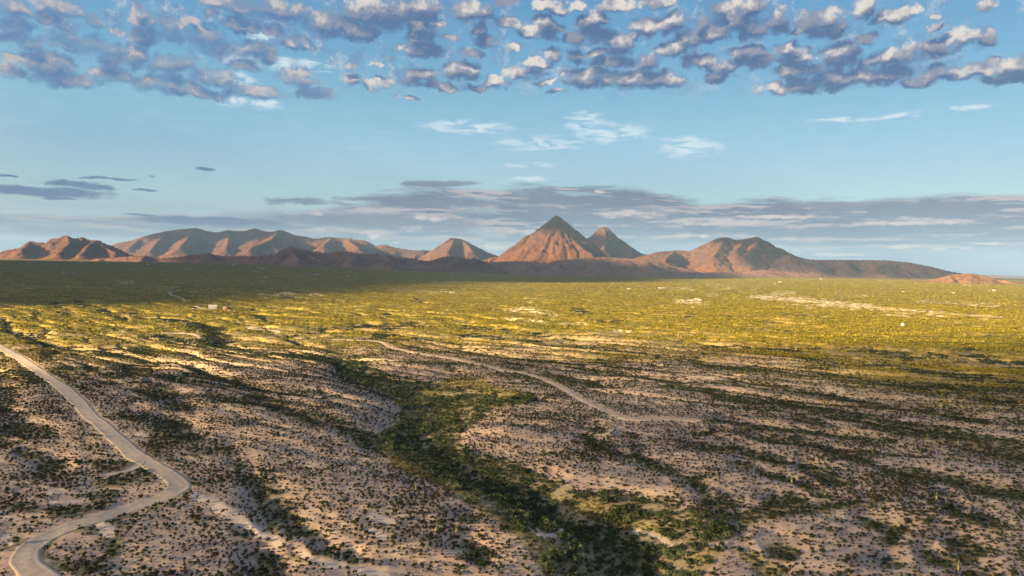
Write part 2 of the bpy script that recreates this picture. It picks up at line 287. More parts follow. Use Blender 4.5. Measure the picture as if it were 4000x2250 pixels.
MAINAXIS = [[tuple(v * 1.5528 for v in p) for p in [(855,905,40),(910,945,55),(1000,990,80),(1080,1030,110),(1060,1100,110),(1150,1170,90),(1280,1220,90),(1400,1290,100),(1520,1330,110),(1600,1400,130),(1650,1520,150)]]]
GRASS = L(1000, 1600, KB, [(1300,470,120),(1400,455,150),(1560,470,80)], [(1380,560,60),(1480,570,60)], [(1680,600,60),(1780,640,60)], [(1850,700,80),(2000,700,60)]) + L(2000, 1600, KB,
 [(330,760,60),(400,800,60)], [(580,880,110),(700,850,120),(760,880,80)], [(980,960,60),(1080,1000,60)], [(1180,1030,60),(1270,1030,60)], [(1600,1290,60),(1700,1290,60)], [(480,980,90),(560,1020,90)]) + L(1300, 1050, K4,
 [(500,960,60),(700,900,60),(850,810,60),(1050,860,70),(1250,900,60)], [(560,1080,60),(650,1090,50)])
BARE = L(0, 1600, KB, [(1700,745,60),(1760,780,70),(1850,820,80),(2000,900,80),(2150,1000,80),(2300,1080,80),(2420,1160,70)], [(900,1000,70),(950,1060,110)], [(450,705,50),(560,700,50)], 
 [(450,800,30),(700,800,30)], [(1200,210,40),(1260,215,40)], [(0,940,50),(100,950,40)], [(60,1100,60),(90,1150,60)]) + L(1000, 1600, KB, [(380,1230,60),(600,1340,70),(900,1410,80),(1100,1440,80)], [(1180,970,60),(1000,930,50)], [(1000,1050,60),(1100,1100,60)]) + L(2000, 1600, KB,
 [(130,990,40),(200,1050,50),(240,1095,40),(330,1105,40),(420,1105,50),(440,1070,40),(370,1045,30)], [(1000,1030,40),(1100,1070,50)], [(1200,1060,50),(1300,1120,60),(1400,1180,60),(1460,1150,30)], [(1730,1150,50),(1820,1140,60),(1850,1080,40)], [(930,1200,30),(1000,1220,30)]) + L(2600, 1050, K4,
 [(1180,860,30),(1260,870,40)], [(1330,905,26),(1430,925,26)], [(1700,1090,40),(1760,1095,40)], [(200,770,14),(600,830,12)])
PALE = L(2600, 1050, K4, [(580,210,14),(850,175,18),(930,170,14)], [(700,210,24),(1000,228,34),(1300,258,34),(1600,290,26),(1900,310,20),(2200,335,14),(2450,345,8)], [(300,112,12),(500,120,10)], [(20,140,8),(200,150,10)], [(300,190,9),(370,190,9)], [(550,170,8),(620,170,8)],
 [(1000,270,12),(1150,272,12)], [(1830,235,9),(2400,260,8)], [(600,130,6),(700,130,6)], [(1200,190,8),(1450,200,8)], [(1500,335,8),(1900,350,8)], [(80,235,22),(160,238,30),(300,242,14)], [(350,140,8),(540,145,8)]) + L(1300, 1050, K4, [(1230,300,16),(1400,295,20),(1600,330,18)], [(1250,365,12),(1600,395,14),(1800,405,12)], [(1900,450,16),(2150,455,14)], [(2400,140,6),(2576,145,8)],
 [(2000,105,6),(2050,108,6)], [(600,160,6),(900,170,6)], [(1400,215,8),(1540,212,8)]) + L(0, 1050, K4, [(860,95,10),(960,92,10)], [(130,175,6),(190,180,6)], [(80,460,7),(400,455,7),(900,450,7)], [(440,30,6),(500,35,6)], [(1800,420,20),(2000,460,20)], [(1850,180,10),(2300,190,14)])
ROADS = {
 'gravel_road': (9.5, [(-160 ,1262)] + [(a / KB, 1600 + b_ / KB) if b_ > -1 else (a / KB, 1600 + b_ / KB) for a, b_ in []] + [(a / K4, 1050 + b_ / K4) for a, b_ in [(0,562),(100,620),(230,705),(340,780),(420,830),(500,895),(560,955),(620,1030),(680,1090)]] +
   [(a / KB, 1600 + b_ / KB) for a, b_ in [(850,100),(960,205),(1080,310),(1170,395),(1270,455),(1390,520),(1490,585),(1555,640),(1560,690),(1480,742),(1330,800),(1150,860),(950,920),(750,980),(550,1050),(380,1120),(260,1200),(205,1290),(245,1370),(350,1450),(520,1560),(800,1700)]]),
 'side_track': (4.0, [(a / KB, 1600 + b_ / KB) for a, b_ in [(1235,450),(1205,500),(1150,530),(1080,548),(1000,562),(930,580)]]),
 'dirt_road': (4.6, [(a / K4, 1050 + b_ / K4) for a, b_ in []] + [(1300 + a / K4, 1050 + b_ / K4) for a, b_ in [(0,508),(200,515),(340,527),(380,542),(415,565),(520,592),(650,615),(800,637),(950,665),(1080,693),(1180,715),(1260,738),(1380,755),(1480,782),(1560,815),(1640,855),(1720,900),(1800,945),(1880,985),(1960,1025),(2040,1060),(2120,1082),(2200,1087),(2330,1080),(2500,1082),(2600,1090)]]),
 'desert_track': (5.0, [(a / K4, 1050 + b_ / K4) for a, b_ in [(1150,458),(1200,460),(1300,462),(1380,470),(1430,487),(1455,512)]]),
 'valley_track': (7.0, [(a / K4, 1050 + b_ / K4) for a, b_ in [(1290,155),(1245,164),(1215,178),(1255,195),(1300,212),(1335,235)]]),
 'house_drive': (7.0, [(a / K4, 1050 + b_ / K4) for a, b_ in [(1405,268),(1450,284),(1540,288),(1620,290),(1660,302)]]),
}

# rasters of the traces
RX0, RX1, RY0, RY1, RS = -1400, 5400, 1000, 2700, 3
_gx, _gy = np.meshgrid(np.arange(RX0, RX1, RS) + 0.0, np.arange(RY0, RY1, RS) + 0.0)
def raster(lines, fn, spread=1.0, pad=0, minw=0):
    out = np.zeros(_gx.shape)
    for ln in lines:
        if len(ln) == 1: ln = ln * 2
        for (x0, y0, w0), (x1, y1, w1) in zip(ln[:-1], ln[1:]):
            R = (max(w0, w1) * 0.5 * spread + pad) * 3 + 12
            i0 = max(0, int((min(x0, x1) - R - RX0) / RS)); i1 = int((max(x0, x1) + R - RX0) / RS) + 1
            j0 = max(0, int((min(y0, y1) - R - RY0) / RS)); j1 = int((max(y0, y1) + R - RY0) / RS) + 1
            if i1 <= i0 or j1 <= j0: continue
            X = _gx[j0:j1, i0:i1]; Y = _gy[j0:j1, i0:i1]
            dx, dy = x1 - x0, y1 - y0; q = dx * dx + dy * dy + 1e-9
            t = np.clip(((X - x0) * dx + (Y - y0) * dy) / q, 0, 1)
            # foreshortened ground: a wash is wider across than up the picture
            d = np.hypot((X - x0 - t * dx) * 0.6, Y - y0 - t * dy)
            ww = w0 + (w1 - w0) * t
            out[j0:j1, i0:i1] = np.maximum(out[j0:j1, i0:i1], fn(d, ww))
    return out
def polymask(poly):
    c = np.zeros(_gx.shape, bool); n = len(poly)
    for i in range(n):
        x0, y0 = poly[i]; x1, y1 = poly[(i + 1) % n]
        if y0 == y1: continue
        cr = (_gy > min(y0, y1)) & (_gy <= max(y0, y1)) & (_gx < (x1 - x0) * (_gy - y0) / (y1 - y0) + x0)
        c ^= cr
    return c.astype(float)
def blur(a, n):
    for _ in range(n):
        a = (a + np.roll(a, 1, 0) + np.roll(a, -1, 0) + np.roll(a, 1, 1) + np.roll(a, -1, 1)) / 5
    return a
R_DEPTH = raster(WASH, lambda d, w_: np.clip(1.0 + w_ * 0.038, 0, 4.2) * np.exp(-(d / (w_ * 0.75 + 9)) ** 2), 2.6)
R_MAIN = raster(MAINAXIS, lambda d, w_: np.clip(w_ / 150, 0.25, 1) * np.exp(-(d / (w_ * 0.70)) ** 2), 2.6)
R_VEG = np.maximum(raster(WASH, lambda d, w_: sst(d / (w_ * 0.5), 1.35, 0.65), 1.5), np.clip(blur(polymask(MAINPOLY), 20) * 1.7, 0, 1))
R_POLY = blur(polymask(MAINPOLY), 8)
R_GRASS = raster([[(a, b_, c * 1.35) for a, b_, c in ln] for ln in GRASS], lambda d, w_: sst(d / (w_ * 0.5), 1.4, 0.5), 1.5)
R_ROAD = raster([[(a, b_, wd * (b_ - 1030) / 100 * 2.2 + 8) for a, b_ in pts] for wd, pts in ROADS.values()], lambda d, w_: sst(d / (w_ * 0.5), 2.0, 0.9), 2.0)
R_BARE = raster(BARE, lambda d, w_: sst(d / (w_ * 0.5), 1.4, 0.6), 1.5)
R_PALE = raster(PALE, lambda d, w_: sst(d / (w_ * 0.5), 1.8, 0.3), 1.5)
def samp(ras, px, py):
    x = np.clip((px - RX0) / RS, 0, ras.shape[1] - 2); y = np.clip((py - RY0) / RS, 0, ras.shape[0] - 2)
    i = x.astype(int); j = y.astype(int); fx = x - i; fy = y - j
    return (ras[j, i] * (1 - fx) + ras[j, i + 1] * fx) * (1 - fy) + (ras[j + 1, i] * (1 - fx) + ras[j + 1, i + 1] * fx) * fy

# ------------------------------------------------------------------ height of the plain
def basez(x, y):
    r = np.hypot(x, y); ys = np.maximum(y, 1.0); t = x / np.maximum(ys, 400)
    z = 58 * sst(t, 0.06, -0.42) * sst(r, 2200, 8000) - 18 * np.exp(-((t - 0.08) / 0.16) ** 2) * sst(r, 3500, 8000)
    z = z + 10 * sst(t, 0.2, 0.5) * sst(r, 3000, 8000)
    return z
def flow(x, y):
    """along and across the low spurs, which run down to the right and towards the camera"""
    xc = np.clip(x, -900, 900); g_ = 0.86 * x - 0.00035 * xc * xc
    return 0.8 * x - 0.6 * y, 0.8 * y + 0.6 * g_
def gullies(x, y):
    u, v = flow(x, y); u = u + 30 * gn(x / 90, y / 90, 15); v = v + 9 * gn(x / 70, y / 70, 16)
    a = ridged(u / 420, v / 62, 1, 14); c = ridged(u / 170, v / 30, 1, 19)
    return sst(a, 0.70, 1.0) + 0.40 * sst(c, 0.74, 1.0)
def hills(x, y):
    r = np.hypot(x, y); near = sst(r, 2200, 700)
    u, v = flow(x, y)
    px, py = project(x, y, basez(x, y)); calm = (1 - samp(R_ROAD, px, py) * (y > 60)) * (1 - 0.6 * sst(px, 1500, 700) * sst(py, 1500, 1750))
    h = near * (5.4 * fbm(u / 380, v / 125, 3, 5) + 1.2 * calm * fbm(x / 48, y / 40, 3, 9)) - sst(r, 3600, 1600) * 5.4 * (0.45 + 0.55 * sst(r, 500, 900)) * calm * (1 - 0.62 * sst(py, 1400, 1700)) * gullies(x, y)
    far = sst(r, 700, 1500)
    h = h + far * (2.2 * fbm(x / 700, y / 260, 3, 11) - 2.4 * sst(ridged(u / 700 + 0.3 * gn(x / 300, y / 300, 3), v / 150, 2, 12), 0.66, 0.95) * sst(r, 6500, 3000))
    return h
_warp = lambda x, y, s: (s * gn(x / 60, y / 60, 31) + 0.5 * s * gn(x / 22, y / 22, 32), s * gn(x / 60, y / 60, 33) + 0.5 * s * gn(x / 22, y / 22, 34))
def zground(x, y):
    z = basez(x, y) + hills(x, y)
    px, py = project(x, y, z - 3)
    wx, wy = _warp(x, y, 7.0); fr = (y > 60)
    d = samp(R_DEPTH, px + wx, py + wy) * fr * (1 - 0.85 * samp(R_ROAD, px, py))
    px2, py2 = project(x, y, z - 9)
    m_ = samp(R_MAIN, px2 + wx, py2 + wy) * fr
    near = sst(np.hypot(x, y), 3200, 900)
    return z - d * (0.35 + 0.65 * near) - 11.0 * m_ + 0.22 * gn(x / 5, y / 5, 40) * near

class HF:
    """the ground sheet: rings spaced with distance; heights are read back from the same sheet"""
    th = np.concatenate([np.radians(np.linspace(-180, -56, 40, endpoint=False)), np.radians(np.linspace(-56, -40, 60, endpoint=False)), np.radians(np.linspace(-40, 40, 860, endpoint=False)), np.radians(np.linspace(40, 56, 60, endpoint=False)), np.radians(np.linspace(56, 180, 41))])
    r = np.concatenate([np.linspace(0.5, 150, 30, endpoint=False), 150 * np.exp(np.linspace(0, math.log(12000 / 150), 720, endpoint=False)), 12000 * np.exp(np.linspace(0, math.log(3.4), 30))])
HF.Th, HF.Rr = np.meshgrid(HF.th, HF.r)
HF.X = HF.Rr * np.sin(HF.Th); HF.Y = HF.Rr * np.cos(HF.Th)
HF.Z = zground(HF.X, HF.Y); HF.Z[:, -1] = HF.Z[:, 0]; HF.Z[0, :] = HF.Z[0, :].mean()
HF.Z = HF.Z - (40 + 80 * sst(HF.Th, -0.2, 0.3)) * sst(HF.Rr, 11500, 19500)
def ground(x, y):
    x = np.atleast_1d(np.asarray(x, float)); y = np.atleast_1d(np.asarray(y, float))
    t = np.arctan2(x, y); r = np.hypot(x, y)
    i = np.clip(np.searchsorted(HF.th, t) - 1, 0, len(HF.th) - 2); j = np.clip(np.searchsorted(HF.r, r) - 1, 0, len(HF.r) - 2)
    fi = (t - HF.th[i]) / (HF.th[i + 1] - HF.th[i]); fj = np.clip((r - HF.r[j]) / (HF.r[j + 1] - HF.r[j]), 0, 1)
    Z = HF.Z
    return (Z[j, i] * (1 - fi) + Z[j, i + 1] * fi) * (1 - fj) + (Z[j + 1, i] * (1 - fi) + Z[j + 1, i + 1] * fi) * fj
def hit(px, py):
    """where the line of sight through a photo pixel meets the ground"""
    d = ray(px, py); s = np.exp(np.linspace(math.log(150), math.log(20000), 1500))
    z = CAMZ + d[2] * s - ground(d[0] * s, d[1] * s)
    k = np.nonzero(z < 0)[0]
    k = k[0] if len(k) else len(s) - 1
    t = s[k - 1] + (s[k] - s[k - 1]) * z[k - 1] / (z[k - 1] - z[k] + 1e-9)
    return float(d[0] * t), float(d[1] * t)

def mesh_obj(name, verts, faces, mat=None, coll=None, smooth=False, attrs=None, parent=None):
    me = bpy.data.meshes.new(name)
    verts = np.asarray(verts, np.float32); nf = len(faces)
    if isinstance(faces, np.ndarray):
        k = faces.shape[1]
        me.vertices.add(len(verts)); me.vertices.foreach_set('co', verts.ravel())
        me.loops.add(nf * k); me.loops.foreach_set('vertex_index', faces.astype(np.int32).ravel())
        me.polygons.add(nf); me.polygons.foreach_set('loop_start', np.arange(0, nf * k, k, dtype=np.int32))
        me.update(calc_edges=True)
    else:
        me.from_pydata([tuple(v_) for v_ in verts.tolist()], [], faces)
    if smooth: me.polygons.foreach_set('use_smooth', np.ones(nf, bool))
    for k_, a in (attrs or {}).items():
        at = me.attributes.new(k_, 'FLOAT', 'POINT'); at.data.foreach_set('value', np.asarray(a, np.float32))
    if mat: me.materials.append(mat)
    o = bpy.data.objects.new(name, me)
    (coll or S.collection).objects.link(o)
    if parent: o.parent = parent
    return o
def grid_faces(nj, ni):
    a = (np.arange(nj - 1)[:, None] * ni + np.arange(ni - 1)[None, :]).ravel()
    return np.stack([a, a + 1, a + ni + 1, a + ni], 1)[:, ::-1]
def tag(o, label=None, cat=None, group=None, kind=None):
    if label: o['label'] = label
    if cat: o['category'] = cat
    if group: o['group'] = group
    if kind: o['kind'] = kind
    return o

# ------------------------------------------------------------------ materials of the setting
def material(name, rough=0.9):
    m_ = bpy.data.materials.new(name); m_.use_nodes = True; bb = N(m_.node_tree)
    bs = bb.n('ShaderNodeBsdfPrincipled'); bs.inputs['Roughness'].default_value = rough; bs.inputs['Specular IOR Level'].default_value = 0.15
    out = bb.n('ShaderNodeOutputMaterial'); bb.nt.links.new(bs.outputs[0], out.inputs[0])
    return m_, bb, bs
GM, g, bs = material('desert_soil', 0.95)
pos = g.n('ShaderNodeNewGeometry').outputs['Position']
n1 = g.noise(pos, 0.012, 5, 0.6); n2 = g.noise(pos, 0.07, 5, 0.6); n3 = g.noise(pos, 0.9, 4, 0.65); n4 = g.noise(pos, 0.25, 3, 0.6)
soil = g.mix(g.sm(n2, 0.35, 0.65), (0.3791, 0.2813, 0.2269, 1), (0.5626, 0.4219, 0.2962, 1))
soil = g.mix(g.sm(n1, 0.40, 0.62, 0, 0.5), soil, (0.3791, 0.2936, 0.2520, 1))
soil = g.mix(g.sm(n3, 0.54, 0.66, 0, 0.75), soil, (0.2446, 0.1835, 0.1513, 1))
soil = g.mix(g.sm(n4, 0.58, 0.72, 0, 0.5), soil, (0.6115, 0.5014, 0.3782, 1))
soil = g.mix(g.attr('bare'), soil, (0.6115, 0.5014, 0.4033, 1))
turf = g.mix(g.sm(n3, 0.35, 0.65), (0.0983, 0.0964, 0.0353, 1), (0.2402, 0.2268, 0.0907, 1))
soil = g.mix(g.m('MULTIPLY', g.attr('veg'), 0.6), soil, turf)
dry = g.mix(g.sm(n4, 0.35, 0.65), (0.2184, 0.2041, 0.0605, 1), (0.3931, 0.3402, 0.1109, 1))
soil = g.mix(g.attr('grass'), soil, dry)
plain = g.mix(g.sm(n2, 0.38, 0.64), (0.1225, 0.1006, 0.0076, 1), (0.3408, 0.2567, 0.0343, 1))
plain = g.mix(g.sm(n1, 0.42, 0.62, 0, 0.7), plain, (0.0750, 0.0764, 0.0054, 1))
soil = g.mix(g.attr('plain'), soil, plain)
soil = g.mix(g.m('MULTIPLY', g.attr('pale'), g.sm(n2, 0.40, 0.56)), soil, (0.7338, 0.6115, 0.4159, 1))
g.put(bs.inputs['Base Color'], soil)
bmp = g.n('ShaderNodeBump'); bmp.inputs['Strength'].default_value = 0.6; bmp.inputs['Distance'].default_value = 0.25; g.put(bmp.inputs['Height'], n3); g.put(bs.inputs['Normal'], bmp.outputs[0])

def masks(x, y, z):
    px, py = project(x, y, z); wx, wy = _warp(x, y, 8.0); fr = (y > 60) * 1.0
    px = px + wx * 1.6; py = py + wy * 1.6
    r = np.hypot(x, y)
    veg = samp(R_VEG, px, py) * fr
    nv = fbm(x / 13, y / 13, 3, 78) * 0.6 + 0.3 * gn(x / 5, y / 5, 79); mp = samp(R_POLY, px, py)
    gl = np.clip(gullies(x, y), 0, 1) * sst(r, 3200, 1500) * sst(y, 100, 260)
    veg = np.maximum(veg, 0.66 * gl * (1 - 0.75 * sst(py, 1420, 1700)))
    veg = sst(veg + nv * (1 - 0.65 * mp) * sst(r, 5000, 900), 0.32, 0.80)
    out = sst(px, -250, -900) + sst(px, 4250, 4900) + sst(py, 2400, 2650)
    veg = np.maximum(veg, np.clip(out, 0, 1) * sst(fbm(x / 130, y / 60, 3, 77), 0.1, 0.3))
    grass = samp(R_GRASS, px, py) * fr; bare = samp(R_BARE, px, py) * fr; bare = sst(bare + 0.8 * fbm(x / 12, y / 9, 3, 81), 0.45, 0.95); pale = samp(R_PALE, px, py) * fr
    plain_ = sst(r + 260 * fbm(x / 300, y / 120, 3, 50) + 120 * sst(px, 2200, 3600), 600, 1250)
    return veg, grass, bare, pale, plain_
veg, grass, bare, pale, plain_ = masks(HF.X, HF.Y, HF.Z)
far = sst(HF.Rr, 1500, 2600)
G = mesh_obj('ground', np.stack([HF.X, HF.Y, HF.Z], -1).reshape(-1, 3), grid_faces(*HF.X.shape), GM, smooth=True,
             attrs={'veg': (veg * (1 - grass) * (1 - bare)).ravel(), 'grass': grass.ravel() * 0.85, 'bare': bare.ravel() * 0.8, 'pale': pale.ravel(), 'plain': (plain_ * (1 - 0.75 * veg)).ravel()})
tag(G, kind='structure')

# ------------------------------------------------------------------ roads
def smooth_path(pts, n=6):
    p = np.array(pts); p = np.vstack([2 * p[0] - p[1], p, 2 * p[-1] - p[-2]]); o = []
    for i in range(1, len(p) - 2):
        for t in np.linspace(0, 1, n, endpoint=False):
            a, b_, c, d = p[i - 1:i + 3]
            o.append(0.5 * (2 * b_ + (c - a) * t + (2 * a - 5 * b_ + 4 * c - d) * t * t + (3 * b_ - a - 3 * c + d) * t ** 3))
    o.append(p[-2]); return np.array(o)
RM, g, bs = material('road_gravel', 0.95)
pos = g.n('ShaderNodeNewGeometry').outputs['Position']; ac = g.attr('across')
rn = g.noise(pos, 0.35, 5, 0.6); rn2 = g.noise(pos, 2.5, 3, 0.6)
rc = g.mix(g.sm(rn, 0.35, 0.65), (0.3484, 0.2921, 0.2470, 1), (0.4509, 0.3792, 0.3125, 1))
rut = g.m('MULTIPLY', g.sm(g.m('ABSOLUTE', g.m('SUBTRACT', g.m('ABSOLUTE', ac), 0.38)), 0.14, 0.0), 0.42)
rc = g.mix(rut, rc, (0.3074, 0.2664, 0.2318, 1))
rc = g.mix(g.m('MULTIPLY', g.sm(g.m('ABSOLUTE', ac), 0.78, 0.95), g.sm(rn, 0.3, 0.6)), rc, (0.5739, 0.4509, 0.2722, 1))
rc = g.mix(g.sm(rn2, 0.6, 0.72, 0, 0.4), rc, (0.2460, 0.2050, 0.1714, 1))
g.put(bs.inputs['Base Color'], rc)
ROADPTS = []
for nm, (wd, pts) in ROADS.items():
    wp = [hit(a, b_) for a, b_ in pts]
    c = smooth_path(wp, 8)
    # even spacing
    seg = np.hypot(*np.diff(c, axis=0).T); s_ = np.concatenate([[0], np.cumsum(seg)]); n_ = max(8, int(s_[-1] / 2.5))
    c = np.stack([np.interp(np.linspace(0, s_[-1], n_), s_, c[:, k]) for k in (0, 1)], 1)
    for _ in range(6): c[1:-1] = (c[:-2] + c[1:-1] * 2 + c[2:]) / 4
    tn = np.gradient(c, axis=0); tn /= np.linalg.norm(tn, axis=1)[:, None] + 1e-9; nr = np.stack([tn[:, 1], -tn[:, 0]], 1)
    nc = 13; ac = np.linspace(-1, 1, nc)
    hw = wd / 2 * (1 + 0.12 * gn(np.arange(n_) / 14.0, np.zeros(n_) + wd, 61) + 0.10 * gn(np.arange(n_) / 3.0, np.zeros(n_) + wd, 62))
    X = c[:, None, 0] + nr[:, None, 0] * ac[None] * hw[:, None]; Y = c[:, None, 1] + nr[:, None, 1] * ac[None] * hw[:, None]
    Zs = ground(X.ravel(), Y.ravel()).reshape(X.shape)
    Zc = Zs.copy()
    for _ in range(3): Zc[1:-1] = (Zc[:-2] + Zc[1:-1] + Zc[2:]) / 3
    dist = np.hypot(X, Y)
    lift = 0.10 + 0.00012 * dist
    Z = np.maximum(Zs, Zc) + lift + 0.22 * np.exp(-((np.abs(ac)[None] - 0.9) / 0.10) ** 2); Z[:, 0] = Zs[:, 0] - 0.15; Z[:, -1] = Zs[:, -1] - 0.15
    o = mesh_obj(nm, np.stack([X, Y, Z], -1).reshape(-1, 3), grid_faces(*X.shape)[:, ::-1] if False else grid_faces(*X.shape), RM, smooth=True, attrs={'across': np.tile(ac, n_)})
    tag(o, kind='structure')
    ROADPTS.append((c, wd))
# cells covered by roads, for keeping shrubs off them
_rc = set()
for c, wd in ROADPTS:
    for x_, y_ in c:
        k = int(math.ceil((wd / 2 + 1.2) / 1.5))
        for i in range(-k, k + 1):
            for j in range(-k, k + 1):
                if i * i + j * j <= k * k: _rc.add((int(x_ // 1.5) + i, int(y_ // 1.5) + j))
_rk = np.array(sorted(a * 100000 + b_ for a, b_ in _rc))
def on_road(x, y):
    k = np.floor(x / 1.5).astype(np.int64) * 100000 + np.floor(y / 1.5).astype(np.int64)
    i = np.clip(np.searchsorted(_rk, k), 0, len(_rk) - 1)
    return _rk[i] == k

# ------------------------------------------------------------------ mountains
def rock_mat(name, c_lo, c_hi, c_rock, c_veg, sc_):
    m_, g, bs = material(name, 0.95)
    pos = g.n('ShaderNodeNewGeometry').outputs['Position']
    a = g.noise(pos, 0.0022 * sc_, 6, 0.6); b_ = g.noise(pos, 0.012 * sc_, 6, 0.65); c = g.noise(pos, 0.05, 4, 0.6)
    col = g.mix(g.sm(a, 0.38, 0.62), c_lo, c_hi)
    col = g.mix(g.sm(b_, 0.54, 0.68, 0, 0.4), col, c_veg)
    col = g.mix(g.m('MULTIPLY', g.attr('steep'), g.sm(b_, 0.35, 0.6, 0.5, 1.0)), col, c_rock)
    col = g.mix(g.sm(c, 0.50, 0.66, 0, 0.6), col, c_rock)
    g.put(bs.inputs['Base Color'], col)
    bmp = g.n('ShaderNodeBump'); bmp.inputs['Strength'].default_value = 1.0; bmp.inputs['Distance'].default_value = 30; g.put(bmp.inputs['Height'], g.m('ADD', b_, g.m('MULTIPLY', g.noise(pos, 0.03, 5, 0.7), 0.8))); g.put(bs.inputs['Normal'], bmp.outputs[0])
    return m_
M_ORANGE = rock_mat('rock_orange', (0.1365, 0.0572, 0.0269, 1), (0.1911, 0.0885, 0.0339, 1), (0.0710, 0.0354, 0.0233, 1), (0.0901, 0.0570, 0.0378, 1), 1)
M_SAND = rock_mat('rock_sand', (0.22, 0.115, 0.050, 1), (0.30, 0.17, 0.070, 1), (0.13, 0.07, 0.04, 1), (0.18, 0.14, 0.05, 1), 1.6)
M_DARK = rock_mat('rock_dark', (0.1754, 0.0914, 0.0713, 1), (0.2484, 0.1270, 0.0799, 1), (0.0950, 0.0547, 0.0443, 1), (0.1462, 0.0952, 0.0554, 1), 1.3)

def mountain(name, ridges, mat, ratio=2.3, power=1.5, gully=0.16, seed=0, cell=30, rough=0.05, base_drop=25, crag=0, only=None):
    """ridges: polylines of (photo x, photo y, distance along +Y); slopes fall from them, gullies run down the slopes"""
    C = []; q0 = 0
    for rd in ridges:
        sc_ = rd[1] if isinstance(rd, tuple) and isinstance(rd[1], float) else 1.0
        pl = rd[0] if isinstance(rd, tuple) and isinstance(rd[1], float) else rd
        p = []
        for px, py, D in pl:
            d = ray(px, py); t = D / d[1]; p.append((d[0] * t, D, CAMZ + d[2] * t))
        p = np.array(p)
        seg = np.hypot(*np.diff(p[:, :2], axis=0).T); s_ = np.concatenate([[0], np.cumsum(seg)]); n_ = max(2, int(s_[-1] / (cell * 1.5)))
        u = np.linspace(0, s_[-1], n_)
        for k in range(n_):
            C.append([np.interp(u[k], s_, p[:, j]) for j in range(3)] + [u[k] + q0, sc_])
        q0 += s_[-1] + 5000
    C = np.array(C)
    gb_ = float(ground(C[:, 0], C[:, 1]).mean())
    H = np.maximum(C[:, 2] - gb_, 5); W = H * ratio * C[:, 4]
    x0, x1 = (C[:, 0] - W).min() - 100, (C[:, 0] + W).max() + 100; y0, y1 = (C[:, 1] - W).min() - 100, (C[:, 1] + W).max() + 100
    xs = np.arange(x0, x1, cell); ys = np.arange(y0, y1, cell); X, Y = np.meshgrid(xs, ys)
    wx = 60 * fbm(X / 600, Y / 600, 3, seed + 1) + 22 * fbm(X / 150, Y / 150, 2, seed + 4); wy = 60 * fbm(X / 600, Y / 600, 3, seed + 2) + 22 * fbm(X / 150, Y / 150, 2, seed + 5)
    best = np.full(X.shape, -1e9); q = np.zeros(X.shape); hh = np.ones(X.shape); tt = np.ones(X.shape)
    for k in range(len(C)):
        dx0 = X - C[k, 0]; dy0 = Y - C[k, 1]
        d = np.hypot(dx0, dy0); fade = np.minimum(1, d / 250.0)
        d = np.hypot(dx0 + wx * fade, dy0 + wy * fade)
        t = np.clip(d / W[k], 0, 1.3); h = H[k] * np.where(t < 1, (1 - np.minimum(t, 1)) ** power, -(t - 1) * 0.3)
        m_ = h > best
        best = np.where(m_, h, best); hh = np.where(m_, H[k], hh); tt = np.where(m_, t, tt)
        an = np.arctan2(dx0, -dy0)
        q = np.where(m_, C[k, 3] + an * W[k] * 0.33, q)
    mid_ = np.clip(tt, 0, 1) * np.clip(1 - tt, 0, 1) * 4 
    h = best
    gl = 1 - (0.32 * ridged(q / 620 + 0.15 * fbm(X / 300, Y / 300, 2, seed), tt * 0.6, 2, seed + 7) + 0.36 * ridged(q / 230, tt * 1.2 + 0.1 * X / 500, 2, seed + 8) + 0.32 * ridged(q / 90, tt * 2.0, 2, seed + 9))
    h = h - hh * gully * mid_ * gl * 2.5
    iso = ridged(X / 380, Y / 380, 6, seed + 20, 0.62) - 0.55
    h = h + hh * rough * 1.6 * iso * np.clip(tt * 5, 0.15, 1) * np.clip((1 - tt) * 3, 0, 1)
    if crag: h = h + crag * (ridged(X / 120, Y / 120, 4, seed + 30, 0.65) - 0.55) * np.clip(1.4 - tt * 2.2, 0, 1) * np.clip(tt * 8, 0.25, 1)
    Z = gb_ + h
    gz = ground(X.ravel(), Y.ravel()).reshape(X.shape)
    Z = np.where(tt >= 1, np.minimum(Z, gz - 8), Z) 
    gyy, gxx = np.gradient(Z, cell); sl_ = np.hypot(gxx, gyy)
    st = sst(sl_, 0.45, 0.95) * np.clip(1.5 - tt * 1.7, 0.15, 1)
    o = mesh_obj(name, np.stack([X, Y, Z], -1).reshape(-1, 3), grid_faces(*X.shape)[:, ::-1][:, ::-1], mat, smooth=True, attrs={'steep': st.ravel()})
    tag(o, kind='structure')
    return o
def A1(D, *p): return [(a / 1.84, 800 + b_ / 1.84, D + (c[0] if c else 0)) for a, b_, *c in p]
def A2(D, *p): return [(1300 + a / 1.84, 800 + b_ / 1.84, D + (c[0] if c else 0)) for a, b_, *c in p]
def A3(D, *p): return [(2600 + a / 1.84, 800 + b_ / 1.84, D + (c[0] if c else 0)) for a, b_, *c in p]
# craggy orange group, far left
mountain('mountain', [A1(9200, (-420,345),(-200,330),(0,338),(60,320),(150,308),(190,272),(215,257),(260,262),(330,270),(370,240),(430,232),(450,220),(485,215),(530,240),(590,227),(640,245),(700,245),(750,270),(800,290),(850,310),(900,335),(950,360)),
    A1(9200, (485,218,0),(500,270,-450),(430,330,-900)), A1(9200, (700,248,0),(640,280,-500),(600,335,-850)), A1(9200, (215,262,0),(170,310,-500)), A1(9200, (700,250,0),(740,290,-350),(830,340,-650))],
    M_ORANGE, 1.55, 1.2, 0.12, 100, 17, 0.11, crag=52)
